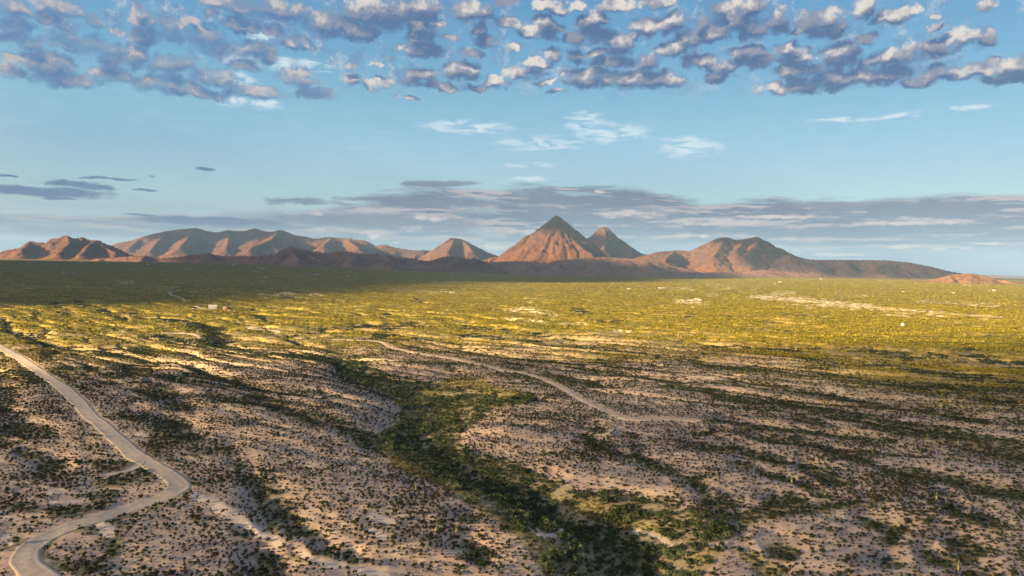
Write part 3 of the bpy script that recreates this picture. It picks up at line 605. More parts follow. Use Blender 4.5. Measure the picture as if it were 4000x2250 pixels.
# long blue range behind
mountain('mountain', [A1(14500, (780,292),(850,270),(940,255),(1010,230),(1120,200),(1200,185),(1300,172),(1400,162),(1470,180),(1550,195),(1600,188),(1640,175),(1700,185),(1760,183),(1830,165),(1900,185),(1960,188)),
    A1(14500, (1400,165,0),(1350,230,-900),(1290,300,-1700)), A1(14500, (1200,190,0),(1130,260,-900),(1080,320,-1500)), A1(14500, (1640,180,0),(1640,250,-1000),(1620,310,-1700)), A1(14500, (1010,235,0),(930,300,-800))],
    M_ORANGE, 2.3, 1.25, 0.19, 200, 28, 0.065)
mountain('mountain', [A1(13200, (1780,260),(1850,230),(1920,205),(1960,190),(2000,177),(2040,180),(2080,195),(2120,215),(2200,225),(2260,240),(2320,232),(2380,228),(2420,238),(2530,238)) + A2(13200, (0,232),(100,238),(160,245),(230,250),(270,270),(310,290),(380,280),(430,300),(500,315),(600,322),(650,327)),
    A1(13200, (2000,180,0),(1950,240,-800),(1800,300,-1300)), A1(13200, (2380,232,0),(2330,280,-900)), A2(13200, (100,240,0),(180,300,-1000))],
    M_ORANGE, 2.1, 1.25, 0.19, 300, 28, 0.065)
mountain('mountain', [A2(15500, (330,300),(370,280),(395,283),(440,300),(520,312),(600,322),(660,314),(700,325),(760,345))], M_ORANGE, 2.2, 1.3, 0.18, 350, 50, 0.03)
# flat-topped cone
mountain('mountain', [A2(12500, (690,330),(760,290),(820,250),(855,231),(910,238),(950,250),(1000,280),(1050,305),(1100,330),(1150,350),(1190,366)), A2(12500, (870,235,0),(850,290,-700),(820,340,-1200)), A2(12500, (940,250,0),(1000,320,-900))],
    M_ORANGE, 1.95, 1.2, 0.14, 400, 28, 0.03)
# low dark hills in front of the ranges
mountain('hill', [A1(7600, (560,410),(620,398),(700,380),(800,378),(900,368),(1040,360),(1150,380),(1280,370),(1400,350),(1500,345),(1600,365),(1750,362),(1900,360)), A1(7600, (1040,362,0),(1010,400,-400)), A1(7600, (1500,347,0),(1450,390,-400)), A1(7600,(720,382,0),(700,410,-350))],
    M_DARK, 2.6, 1.2, 0.22, 500, 20, 0.10, crag=14)
mountain('hill', [A1(7200, (1880,362),(1980,350),(2020,325),(2050,310),(2085,296),(2100,294),(2130,305),(2180,318),(2250,330),(2350,345),(2400,335),(2500,332)) + A2(7200, (0,335),(100,330),(160,343),(250,350),(350,345),(450,368),(600,385),(700,405)),
    A1(7200, (2095,296,0),(2110,350,-350),(2150,400,-650)), A1(7200, (2085,297,0),(2010,360,-300)), A2(7200, (160,345,0),(150,390,-350)), A2(7200, (350,348,0),(400,390,-350)), A1(7200, (2110,300,0),(2250,370,-250),(2330,400,-350))],
    M_DARK, 2.0, 1.15, 0.22, 600, 17, 0.12, crag=24)
mountain('hill', [A2(7900, (640,410),(720,392),(780,370),(830,368),(880,362),(920,372),(960,388),(1010,375),(1050,390),(1100,405)), A2(7900, (890,363,0),(900,400,-300))], M_ORANGE, 2.3, 1.2, 0.2, 650, 17, 0.10, crag=14)
# the sharp main peak with its dark right-hand face
mountain('mountain', [(A2(9300, (1060,400),(1190,365),(1240,335),(1290,300),(1340,260),(1380,222),(1410,210),(1440,212),(1480,190),(1520,165),(1545,130),(1575,95),(1595,78),(1610,75),(1650,95),(1680,120),(1700,150,60),(1760,185,120),(1800,220,160),(1840,260,200),(1870,300,220),(1910,355,250),(1960,372,250)), 1.0),
    (A2(9300, (1610,75,0),(1640,115,-60),(1665,165,-150),(1705,225,-290),(1755,275,-430),(1805,315,-560),(1860,345,-700)), 0.75)],
    M_ORANGE, 1.55, 1.34, 0.05, 700, 13, 0.05, crag=52)
# its foothills
mountain('hill', [A2(8300, (1040,425),(1150,410),(1250,405),(1370,402),(1440,418),(1520,420),(1640,395),(1800,380),(1950,372),(2100,382),(2250,392),(2330,410),(2450,440),(2576,462)) + A3(8300, (60,480),(160,500)), A2(8300, (1950,380,0),(1900,430,-450)), A2(8300, (1640,400,0),(1600,440,-350)), A2(8300,(2250,395,0),(2280,440,-450)), A2(8300,(1370,403,0),(1380,440,-300))],
    M_DARK, 4.2, 1.2, 0.26, 800, 20, 0.10, crag=12)
# second sharp peak behind
mountain('mountain', [A2(11800, (1780,330),(1840,255),(1880,220),(1890,190),(1905,172),(1930,158),(1955,157),(1980,165),(1995,185),(2000,200),(2050,230),(2120,280),(2180,325),(2220,348),(2290,362)), A2(11800, (1950,160,0),(1960,240,-450),(1950,310,-900))],
    M_ORANGE, 1.40, 1.15, 0.06, 900, 17, 0.04, crag=44)
# broad twin-topped mountain on the right and its long tail
mountain('mountain', [A2(9400, (2120,400),(2200,372),(2300,345),(2350,335),(2450,328),(2576,328)) + A3(9400, (60,327),(180,327),(250,295),(320,260),(360,243),(400,232),(440,232),(500,248),(560,245),(620,235),(645,229),(662,228),(700,250),(740,265),(780,300),(830,310),(880,340),(940,370),(1000,385)),
    A3(9400, (420,232,0),(380,310,-500),(340,370,-900)), A3(9400, (660,230,0),(640,310,-500),(560,370,-900)), A3(9400, (560,247,0),(500,340,-700)), A3(9400, (60,330,0),(0,380,-600))],
    M_ORANGE, 2.0, 1.25, 0.075, 1000, 16, 0.055, crag=34)
mountain('hill', [A3(8600, (880,352),(940,372),(1000,386),(1100,392),(1300,393),(1500,394),(1600,396),(1750,411),(1900,441),(2000,466),(2100,486),(2200,506),(2330,530)), A3(8600, (1100,395,0),(1080,450,-500)), A3(8600, (1600,400,0),(1500,450,-600)), A3(8600, (1300,396,0),(1320,450,-500)), A3(8600, (1900,445,0),(1850,480,-300))],
    M_DARK, 3.0, 1.15, 0.20, 1100, 22, 0.05)
mountain('hill', [A3(7900, (-60,500),(100,488),(400,482),(560,476),(700,465),(850,478),(1000,486))], M_DARK, 4.5, 1.2, 0.20, 1150, 18, 0.07)
# small warm hill at the right edge
mountain('hill', [A3(5600, (1960,548),(2010,520),(2045,502),(2100,497),(2200,491),(2225,494),(2260,506),(2310,530),(2400,541),(2500,552),(2600,556),(2800,560)), A3(5600, (2050,504,0),(2060,545,-200)), A3(5600, (2200,493,0),(2180,540,-250))], M_SAND, 5.5, 1.2, 0.22, 1200, 11, 0.12, crag=7)
# far dark rise beyond everything
mountain('hill', [A3(21000, (2000,512),(2200,503),(2350,502),(2450,508),(2576,513),(2800,512),(3100,520))], M_DARK, 9.0, 1.2, 0.1, 1300, 60, 0.03)

# ------------------------------------------------------------------ clouds between the low sun and the land: they shade parts of it
CH = np.array([math.sin(SUN_AZ), math.cos(SUN_AZ), 0]); E_S = np.array([-CH[1] * -1 * -1, CH[0] * -1, 0])
E_S = np.array([CH[1], -CH[0], 0]); E_V = -math.sin(SUN_EL) * CH + math.cos(SUN_EL) * np.array([0, 0, 1.])
def cloud_mat(name, amax, edge, patchy=0.45):
    m_ = bpy.data.materials.new(name); m_.use_nodes = True; g = N(m_.node_tree)
    df = g.n('ShaderNodeBsdfDiffuse'); df.inputs[0].default_value = (0.85, 0.85, 0.87, 1)
    tp = g.n('ShaderNodeBsdfTransparent'); mx = g.n('ShaderNodeMixShader'); out = g.n('ShaderNodeOutputMaterial')
    lw = g.n('ShaderNodeLayerWeight'); lw.inputs[0].default_value = 0.5
    pos = g.n('ShaderNodeNewGeometry').outputs['Position']
    a = g.m('MULTIPLY', g.sm(lw.outputs['Facing'], 1.0, edge), g.sm(g.noise(pos, 0.004, 4, 0.6), 0.2, 0.6, 1.0 - patchy, 1.0))
    g.put(mx.inputs[0], g.m('MULTIPLY', a, amax)); g.nt.links.new(tp.outputs[0], mx.inputs[1]); g.nt.links.new(df.outputs[0], mx.inputs[2]); g.nt.links.new(mx.outputs[0], out.inputs[0])
    return m_
CM_FORE, CM_THIN, CM_THICK = cloud_mat('cloud_veil', 0.70, 0.42, 0.12), cloud_mat('cloud_thin', 0.62, 0.8), cloud_mat('cloud_thick', 0.96, 0.86)
def cloud(s_, v_, rs, rv, mat, seed, label, alt=3500., tilt=0.0, lump=0.16):
    c = s_ * E_S + v_ * E_V; t = (alt - c[2]) / SUND[2]; c = c + t * SUND
    T = rv * 0.62; rt = math.sqrt(rv * rv - (T * math.cos(SUN_EL)) ** 2) / math.sin(SUN_EL)
    n, m_ = 96, 48
    ph = np.linspace(0, 2 * math.pi, n, endpoint=False); th = np.linspace(0.02, math.pi - 0.02, m_); PH, TH = np.meshgrid(ph, th)
    ux, uy, uz = np.sin(TH) * np.cos(PH), np.sin(TH) * np.sin(PH), np.cos(TH)
    rr = 1 + lump * (fbm(ux * 2.2 + 3 * uz + seed, uy * 2.2 + seed * 1.3, 4, seed) * 2.0)
    a, b_, c_ = rs * ux * rr, rt * uy * rr, T * uz * rr * np.where(uz > 0, 1.3, 0.7)
    a2 = a * math.cos(tilt) - b_ * math.sin(tilt); b2 = a * math.sin(tilt) + b_ * math.cos(tilt)
    X = c[0] + E_S[0] * a2 + CH[0] * b2; Y = c[1] + E_S[1] * a2 + CH[1] * b2; Z = c[2] + c_
    i = np.arange(m_ - 1)[:, None] * n + np.arange(n)[None]; j = np.arange(m_ - 1)[:, None] * n + (np.arange(n)[None] + 1) % n
    F_ = np.stack([i, i + n, j + n, j], -1).reshape(-1, 4)
    o = mesh_obj('cloud', np.stack([X, Y, Z], -1).reshape(-1, 3), F_, mat, smooth=True)
    tag(o, label, 'cloud', 'clouds between the evening sun and the plain', 'structure')
cloud(-340, 120, 1000, 750, CM_FORE, 3, 'broad thin cloud shading the shrubby foreground')
cloud(5000, -80, 3150, 420, CM_THICK, 5, 'large cloud shading the far left part of the plain', lump=.08)
cloud(6500, 470, 3000, 430, CM_THICK, 6, 'large cloud shading the far middle of the plain', lump=.08, alt=3900.)
cloud(6150, 900, 1400, 340, CM_THICK, 8, 'cloud shading the low hills before the far range')
cloud(5700, 1900, 900, 420, CM_THIN, 11, 'cloud shading the long tail of the right-hand mountain')
cloud(8050, 1850, 820, 330, CM_THICK, 13, 'small cloud shading the tip of the sharp peak')
cloud(6950, 2230, 640, 360, CM_THICK, 15, 'small cloud shading the top of the twin-topped mountain')
cloud(9730, 1850, 600, 200, CM_THICK, 17, 'small cloud shading the waist of the rear peak')
cloud(11490, 1830, 480, 290, CM_THICK, 18, 'small cloud shading the top of the flat-topped cone')
cloud(15950, 1010, 1100, 430, CM_THICK, 19, 'cloud shading the left crest of the long far range', lump=0.3)
cloud(14950, 1300, 800, 440, CM_THICK, 20, 'cloud shading the right crest of the long far range', lump=0.3)
cloud(13750, 1320, 560, 400, CM_THICK, 21, 'cloud shading the rounded summit of the far range', lump=0.3)

# ------------------------------------------------------------------ vegetation
rng = np.random.default_rng(7)
def leaf_mat(name, cols, var=0.5):
    m_, g, bs = material(name, 0.8)
    rnd = g.n('ShaderNodeObjectInfo').outputs['Random']; oc = g.n('ShaderNodeNewGeometry').outputs['Position']
    nz_ = g.noise(oc, 1.3, 3, 0.6); nl = g.noise(oc, 0.035, 3, 0.6)
    a = g.mix(g.sm(nz_, 0.35, 0.65), cols[0], cols[1])
    a = g.mix(g.sm(rnd, 0.55, 1.0, 0, var), a, cols[2])
    a = g.mix(g.sm(nl, 0.5, 0.68, 0, 0.6), a, cols[3])
    g.put(bs.inputs['Base Color'], a)
    return m_
M_CREO = leaf_mat('leaf_creosote', ((0.020, 0.022, 0.008, 1), (0.046, 0.050, 0.017, 1), (0.075, 0.070, 0.030, 1), (0.028, 0.038, 0.012, 1)))
M_MESQ = leaf_mat('leaf_mesquite', ((0.0214, 0.0367, 0.0112, 1), (0.0704, 0.0979, 0.0320, 1), (0.1836, 0.2142, 0.1040, 1), (0.0612, 0.0674, 0.0287, 1)), 0.6)
M_PLAIN = leaf_mat('leaf_plain', ((0.1290, 0.1142, 0.0058, 1), (0.2577, 0.2146, 0.0103, 1), (0.3607, 0.2829, 0.0236, 1), (0.1203, 0.1323, 0.0058, 1)), 0.6)
M_GULLY = leaf_mat('leaf_gully', ((0.012, 0.020, 0.006, 1), (0.034, 0.048, 0.015, 1), (0.070, 0.082, 0.036, 1), (0.026, 0.030, 0.011, 1)), 0.5)
M_GRASS = leaf_mat('dry_grass', ((0.1560, 0.1326, 0.0429, 1), (0.2496, 0.2028, 0.0741, 1), (0.1716, 0.1716, 0.0585, 1), (0.2184, 0.1638, 0.0702, 1)))
M_WOOD, g_, bs_ = material('bark', 0.9); bs_.inputs['Base Color'].default_value = (0.10, 0.08, 0.06, 1)

def leaf_cloud(r_, n, lobes, sizes, flat=0.6):
    """n small three- and four-sided leaf clumps spread through the volume of a few lobes"""
    V = []; Fc = []
    for k in range(n):
        cx_, cy_, cz_, R_ = lobes[int(r_.integers(len(lobes)))]
        d = r_.normal(size=3); d /= np.linalg.norm(d); d[2] = abs(d[2]) * 1.1 - 0.25
        rad = R_ * (0.55 + 0.5 * r_.random() ** 0.5)
        p = np.array([cx_, cy_, cz_]) + d * rad * np.array([1, 1, flat])
        if p[2] < 0.03: p[2] = 0.03 + 0.1 * r_.random()
        nn = d + r_.normal(size=3) * 0.55; nn /= np.linalg.norm(nn)
        a = np.cross(nn, [0.3, 0.2, 1]); a /= np.linalg.norm(a) + 1e-9; b2 = np.cross(nn, a)
        s_ = sizes * (0.6 + 0.8 * r_.random()); ang = r_.random() * 6.28
        u = (a * math.cos(ang) + b2 * math.sin(ang)) * s_; v_ = (-a * math.sin(ang) + b2 * math.cos(ang)) * s_ * (0.45 + 0.4 * r_.random())
        i = len(V)
        V += [p - u, p + v_ * 0.9 + u * 0.1, p + u, p - v_ + u * 0.2]; Fc.append((i, i + 1, i + 2, i + 3))
    return V, Fc
def creosote_mesh(k, n=78):
    r_ = np.random.default_rng(100 + k); h = 0.55 + 0.12 * r_.random()
    lobes = [(0.30 * r_.normal() * 0.6, 0.30 * r_.normal() * 0.6, h * (0.6 + 0.5 * r_.random()), 0.36 + 0.1 * r_.random()) for _ in range(5)] + [(0, 0, 0.35, 0.42)]
    V, Fc = leaf_cloud(r_, n, lobes, 0.185, 0.8)
    for j in range(5):                                            # bare stems splaying from the root
        a = j * 1.256 + r_.random(); i = len(V); dx, dy = math.cos(a), math.sin(a)
        V += [np.array(q) for q in [(0.02 * dy, -0.02 * dx, -0.1), (-0.02 * dy, 0.02 * dx, -0.1), (0.35 * dx, 0.35 * dy, 0.6)]]; Fc.append((i, i + 1, i + 2))
    return V, Fc
def mesquite_lobes(r_):
    return [(0.62 * r_.normal() * 0.75, 0.62 * r_.normal() * 0.75, 0.65 + 0.45 * r_.random(), 0.42 + 0.25 * r_.random()) for _ in range(7)] + [(0, 0, 0.6, 0.8)]
def mesquite_crown(k, n=230):
    r_ = np.random.default_rng(300 + k); return leaf_cloud(r_, n, mesquite_lobes(r_), 0.17, 0.75)
def mesquite_trunk(k):
    r_ = np.random.default_rng(500 + k); V = []; Fc = []
    for j in range(4):
        a = j * 1.57 + r_.random(); p0 = np.array([0, 0, -0.15]); p1 = np.array([0.25 * math.cos(a), 0.25 * math.sin(a), 0.4]); p2 = np.array([0.6 * math.cos(a + .3), 0.6 * math.sin(a + .3), 0.85])
        i = len(V)
        for p, rad in ((p0, 0.07), (p1, 0.05), (p2, 0.015)):
            for q in range(5): V.append(p + np.array([math.cos(q * 1.2566), math.sin(q * 1.2566), 0]) * rad)
        for lv in range(2):
            for q in range(5): Fc.append((i + lv * 5 + q, i + lv * 5 + (q + 1) % 5, i + lv * 5 + 5 + (q + 1) % 5, i + lv * 5 + 5 + q))
    return V, Fc
def make_proto(name, VF, mats, coll, fm=None):
    o = mesh_obj(name, np.array(VF[0]), VF[1], None, coll)
    for m_ in mats: o.data.materials.append(m_)
    if fm: o.data.polygons.foreach_set('material_index', fm(VF))
    return o
NP = 7
proto = {k: bpy.data.collections.new(k) for k in ('creosote_kinds', 'mesquite_kinds', 'gully_kinds', 'gold_kinds', 'grass_kinds', 'scrub_patches', 'plain_patches', 'thicket_patches')}
CREO = [make_proto('creosote_bush', creosote_mesh(k), [M_CREO], proto['creosote_kinds']) for k in range(NP)]
MQC = [mesquite_crown(k) for k in range(NP)]; MQT = [mesquite_trunk(k) for k in range(NP)]
for k in range(NP): make_proto('mesquite_crown', MQC[k], [M_MESQ], proto['mesquite_kinds'])
for k in range(NP): make_proto('gully_crown', MQC[k], [M_GULLY], proto['gully_kinds'])
for k in range(NP): make_proto('gold_bush', creosote_mesh(k, 60), [M_PLAIN], proto['gold_kinds'])
def tuft(k):
    r_ = np.random.default_rng(700 + k); V = []; Fc = []
    for j in range(26):
        a = r_.random() * 6.28; rr = 0.5 * r_.random() ** 0.5; x_, y_ = rr * math.cos(a), rr * math.sin(a); l_ = 0.35 + 0.4 * r_.random(); t = r_.normal(size=2) * 0.18; i = len(V); w_ = 0.05
        V += [np.array((x_ - w_, y_, 0)), np.array((x_ + w_, y_ + 0.03, 0)), np.array((x_ + t[0], y_ + t[1], l_))]; Fc.append((i, i + 1, i + 2))
    return V, Fc
for k in range(4): make_proto('grass_tuft', tuft(k), [M_GRASS], proto['grass_kinds'])
# patches of many low bushes for ground more than 800 m away
def patch(k, size, cover, hlo, hhi, mats, leafs=6, tall=0.0):
    r_ = np.random.default_rng(900 + k); V = []; Fc = []; mi = []
    n = int(cover * size * size)
    for _ in range(n):
        x_, y_ = (r_.random(2) - 0.5) * size * 1.15; R_ = (hlo + (hhi - hlo) * r_.random() ** 1.5)
        if r_.random() < tall: R_ *= 2.3
        h = R_ * 0.75; mm = int(r_.random() < 0.28) if len(mats) > 1 else 0
        for q in range(leafs):
            a = r_.random() * 6.28; e = r_.random() * 1.3; d = np.array([math.cos(a) * math.cos(e), math.sin(a) * math.cos(e), math.sin(e)])
            p = np.array([x_, y_, h * 0.45]) + d * np.array([R_ * 0.55, R_ * 0.55, h * 0.55])
            u = np.cross(d, [0.1, 0.3, 1]); u /= np.linalg.norm(u); v_ = np.cross(d, u); s_ = R_ * (0.4 + 0.3 * r_.random()); i = len(V)
            V += [p - u * s_, p - v_ * s_ * 0.8, p + u * s_, p + v_ * s_ * 0.8]; Fc.append((i, i + 1, i + 2, i + 3)); mi.append(mm)
    return V, Fc, mi
def add_patch(name, coll, mats, *a, **k):
    V, Fc, mi = patch(*a, mats, **k); o = mesh_obj(name, np.array(V), Fc, None, coll)
    for m_ in mats: o.data.materials.append(m_)
    o.data.polygons.foreach_set('material_index', mi)
for k in range(5): add_patch('scrub_patch', proto['scrub_patches'], [M_CREO, M_PLAIN], k, 14, 0.13, 0.5, 0.9)
for k in range(5): add_patch('plain_patch', proto['plain_patches'], [M_PLAIN, M_CREO], 20 + k, 14, 0.16, 0.55, 1.0, tall=0.05)
for k in range(4): add_patch('thicket_patch', proto['thicket_patches'], [M_GULLY, M_CREO], 40 + k, 10, 0.17, 1.0, 1.9, leafs=9)

def scatter(name, coll, x, y, z, scale, sz=None, seed=0, tilt=None):
    n = len(x)
    if n == 0: return
    me = bpy.data.meshes.new(name); me.vertices.add(n); me.vertices.foreach_set('co', np.stack([x, y, z], 1).astype(np.float32).ravel())
    r_ = np.random.default_rng(seed)
    rot = np.zeros((n, 3), np.float32); rot[:, 2] = r_.random(n) * 6.283
    for nm, tp, dat in (('inst_rot', 'FLOAT_VECTOR', rot), ('inst_scale', 'FLOAT_VECTOR', np.stack([scale, scale, scale if sz is None else sz], 1).astype(np.float32))):
        a = me.attributes.new(nm, tp, 'POINT'); a.data.foreach_set('vector', dat.ravel())
    a = me.attributes.new('inst_kind', 'INT', 'POINT'); a.data.foreach_set('value', r_.integers(0, len(coll.objects), n).astype(np.int32))
    o = bpy.data.objects.new(name, me); S.collection.objects.link(o)
    nt = bpy.data.node_groups.new(name, 'GeometryNodeTree')
    nt.interface.new_socket('Geometry', in_out='INPUT', socket_type='NodeSocketGeometry'); nt.interface.new_socket('Geometry', in_out='OUTPUT', socket_type='NodeSocketGeometry')
    gi = nt.nodes.new('NodeGroupInput'); go = nt.nodes.new('NodeGroupOutput')
    ip = nt.nodes.new('GeometryNodeInstanceOnPoints'); ci = nt.nodes.new('GeometryNodeCollectionInfo')
    ci.inputs['Collection'].default_value = coll; ci.inputs['Separate Children'].default_value = True; ci.inputs['Reset Children'].default_value = True
    def na(nm, tp):
        q = nt.nodes.new('GeometryNodeInputNamedAttribute'); q.data_type = tp; q.inputs['Name'].default_value = nm; return q.outputs['Attribute']
    nt.links.new(gi.outputs[0], ip.inputs['Points']); nt.links.new(ci.outputs[0], ip.inputs['Instance']); ip.inputs['Pick Instance'].default_value = True
    nt.links.new(na('inst_kind', 'INT'), ip.inputs['Instance Index']); nt.links.new(na('inst_scale', 'FLOAT_VECTOR'), ip.inputs['Scale'])
    er = nt.nodes.new('FunctionNodeEulerToRotation'); nt.links.new(na('inst_rot', 'FLOAT_VECTOR'), er.inputs[0]); nt.links.new(er.outputs[0], ip.inputs['Rotation'])
    nt.links.new(ip.outputs[0], go.inputs[0])
    md = o.modifiers.new('scatter', 'NODES'); md.node_group = nt
    tag(o, kind='stuff')
    return o

def cells(r0, r1, step, half=0.72, ymin=0):
    """jittered cells inside the wedge the photo can see, plus a margin"""
    X, Y = np.meshgrid(np.arange(-r1 * half, r1 * half, step), np.arange(r0 * 0.7, r1, step))
    X = X.ravel(); Y = Y.ravel(); X = X + (rng.random(X.shape) - 0.5) * step * 0.95; Y = Y + (rng.random(Y.shape) - 0.5) * step * 0.95
    r = np.hypot(X, Y); k = (r > r0) & (r < r1) & (np.abs(np.arctan2(X, Y)) < half)
    return X[k], Y[k]
NEAR = 950
# -- single bushes, near
x, y = cells(215, NEAR, 2.05)
z = ground(x, y); veg, grs, bar, pal, pln = masks(x, y, z)
clump = fbm(x / 9, y / 9, 2, 91); big = fbm(x / 70, y / 40, 3, 92)
prob = 0.82 + 0.6 * clump + 0.6 * big; prob *= (1 - 0.93 * np.clip(bar, 0, 1)) * (1 - 0.75 * sst(veg, 0.4, 0.9)) * (1 - 0.5 * grs)
k = (rng.random(len(x)) < prob * 0.92) & ~on_road(x, y)
gold = (pln * 1.15 > rng.random(len(x)))[k]
cxs, cys, czs = x[k], y[k], z[k]; csc = 0.50 + 0.85 * rng.random(k.sum()) ** 2.0 + 0.25 * (pln[k]) + 0.35 * np.clip(big[k] * 2, 0, 1) + 0.8 * (rng.random(k.sum()) < 0.04)
# -- tall bushes in the washes, near
x, y = cells(215, NEAR, 2.7)
z = ground(x, y); veg, grs, bar, pal, pln = masks(x, y, z); wq = samp(R_POLY, *project(x, y, z))
prob = sst(veg, 0.15, 0.85) * (0.90 - 0.2 * wq + 1.1 * fbm(x / 12, y / 12, 2, 93)) * (1 - 0.80 * grs) * (1 - 0.9 * bar) + 0.012
k = (rng.random(len(x)) < prob) & ~on_road(x, y)
mxs, mys, mzs = x[k], y[k], z[k]; pxm, pym = project(mxs, mys, mzs)
wid = samp(blur(polymask(MAINPOLY), 8), pxm, pym)
msc = 0.65 + 0.7 * rng.random(k.sum()) ** 1.5 + 1.5 * wid * rng.random(k.sum()) ** 2.6
# -- dry grass in the clearings
x, y = cells(215, NEAR, 1.3)
z = ground(x, y); veg, grs, bar, pal, pln = masks(x, y, z)
k = (rng.random(len(x)) < sst(grs, 0.2, 0.7) * 0.8 + 0.10 * sst(veg, 0.1, 0.4)) & ~on_road(x, y)
scatter('dry_grass', proto['grass_kinds'], x[k], y[k], z[k], 0.8 + 0.7 * rng.random(k.sum()), None, 3)

# single objects: the 300 of each kind that show largest
def region(px, py, green=False):
    """where it stands, in words one can find in the picture"""
    road = np.interp(py, [1350, 1500, 1650, 1780, 1860, 1960, 2000, 2120, 2250], [0, 260, 390, 560, 700, 560, 330, 90, 130])
    low = 'at the bottom edge' if py > 2170 else ('near the bottom edge' if py > 2060 else 'farther up')
    if green: return ('in the left arm of the green wash' if px < 1750 else 'in the middle of the green wash' if px < 2300 else 'at the right end of the green wash') + ', ' + low
    if py > 1830 and px < road and py < 2120: return 'inside the gravel road bend, ' + low
    if px < 720: return 'just right of the gravel road, ' + low
    if px < 1250: return 'on the spur right of the gravel road, ' + low
    if px < 1900: return 'on the ridge left of the green wash, ' + low
    if px < 2900: return 'beside the green wash, ' + low
    return 'on the stony slope at right, ' + low
def pick(xs, ys, zs, sc, n):
    px, py = project(xs, ys, zs); ins = (px > -10) & (px < 4010) & (py < 2262)
    size = np.where(ins, sc / np.hypot(xs, ys), 0); order = np.argsort(-size)[:n]
    m_ = np.zeros(len(xs), bool); m_[order] = True
    return order, m_, px, py
order, m_, px, py = pick(cxs, cys, czs, np.where(gold, csc * 0.01, csc), 300)
rr = np.random.default_rng(5)
firsts = {}
for i in order:
    kk = int(rr.integers(NP)); src = firsts.get(kk)
    o = CREO[kk].copy() if True else None
    o.name = 'creosote_bush'; S.collection.objects.link(o)
    s_ = float(csc[i]); o.location = (cxs[i], cys[i], czs[i]); o.scale = (s_, s_, s_ * float(0.85 + 0.3 * rr.random())); o.rotation_euler = (0, 0, float(rr.random() * 6.28))
    rg = region(px[i], py[i]); tag(o, ('large' if s_ > 1.9 else 'small') + ' creosote bush ' + rg, 'bush', 'creosote bushes nearest the camera, ' + rg)
for nm_, kd_, mk_ in (('creosote_scrub', 'creosote_kinds', ~m_ & ~gold), ('golden_scrub', 'gold_kinds', ~m_ & gold)):
    scatter(nm_, proto[kd_], cxs[mk_], cys[mk_], czs[mk_], csc[mk_], csc[mk_] * (0.8 + 0.4 * rng.random(mk_.sum())), 1)
order, m_, px, py = pick(mxs, mys, mzs, msc, 300)
green = wid > 0.35 + 0.3 * rng.random(len(wid))
CR_ME = [o.data for o in proto['mesquite_kinds'].objects]; CR_GU = [o.data for o in proto['gully_kinds'].objects]; TR_ME = []
for k in range(NP):
    t = make_proto('trunk', MQT[k], [M_WOOD], proto['mesquite_kinds']); TR_ME.append(t.data); proto['mesquite_kinds'].objects.unlink(t); bpy.data.objects.remove(t)
for i in order:
    kk = int(rr.integers(NP)); e = bpy.data.objects.new('mesquite_shrub', None); S.collection.objects.link(e)
    s_ = float(msc[i]); e.location = (mxs[i], mys[i], mzs[i] - 0.1); e.scale = (s_, s_, s_ * float(0.85 + 0.3 * rr.random())); e.rotation_euler = (0, 0, float(rr.random() * 6.28))
    for nm, me in (('crown', CR_ME[kk] if green[i] else CR_GU[kk]), ('trunk', TR_ME[kk])):
        c_ = bpy.data.objects.new(nm, me); S.collection.objects.link(c_); c_.parent = e
    rg = region(px[i], py[i], bool(green[i])); tag(e, ('wide' if s_ > 1.9 else 'rounded') + (' green' if green[i] else ' blackish') + ' mesquite shrub ' + rg, 'shrub', 'mesquite shrubs nearest the camera, ' + rg)
for nm_, kd_, mk_ in (('mesquite_thicket', 'mesquite_kinds', ~m_ & green), ('gully_thicket', 'gully_kinds', ~m_ & ~green)):
    scatter(nm_, proto[kd_], mxs[mk_], mys[mk_], mzs[mk_], msc[mk_], msc[mk_] * (0.8 + 0.4 * rng.random(mk_.sum())), 2)

# -- patches farther out
def far_tier(r0, r1, step, scale, seed, tag_):
    x, y = cells(r0, r1, step, 0.66); z = ground(x, y); veg, grs, bar, pal, pln = masks(x, y, z)
    v_ = sst(veg, 0.3, 0.7) > rng.random(len(x)); keep = ~on_road(x, y) & (rng.random(len(x)) > pal * 0.8) & (rng.random(len(x)) > bar * 0.9)
    p_ = (pln > rng.random(len(x))) & ~v_
    sc_ = scale * (0.9 + 0.3 * rng.random(len(x)))
    dn = fbm(x / 60, y / 30, 3, 95) * 1.3 + 0.75
    kp = keep & p_ & (rng.random(len(x)) < dn); ks = keep & ~p_ & ~v_ & (rng.random(len(x)) < dn); kv = keep & v_
    sv = np.ones(len(x)) * (1.0 + 0.25 * (scale - 1))
    scatter('plain_scrub', proto['plain_patches'], x[kp], y[kp], z[kp], sc_[kp], sv[kp], seed)
    scatter('hillside_scrub', proto['scrub_patches'], x[ks], y[ks], z[ks], sc_[ks], sv[ks], seed + 1)
    scatter('wash_thicket', proto['thicket_patches'], x[kv], y[kv], z[kv], sc_[kv], sv[kv], seed + 2)
far_tier(NEAR, 2400, 10.5, 1.0, 11, 'a')
far_tier(2400, 7400, 24, 1.9, 21, 'b')

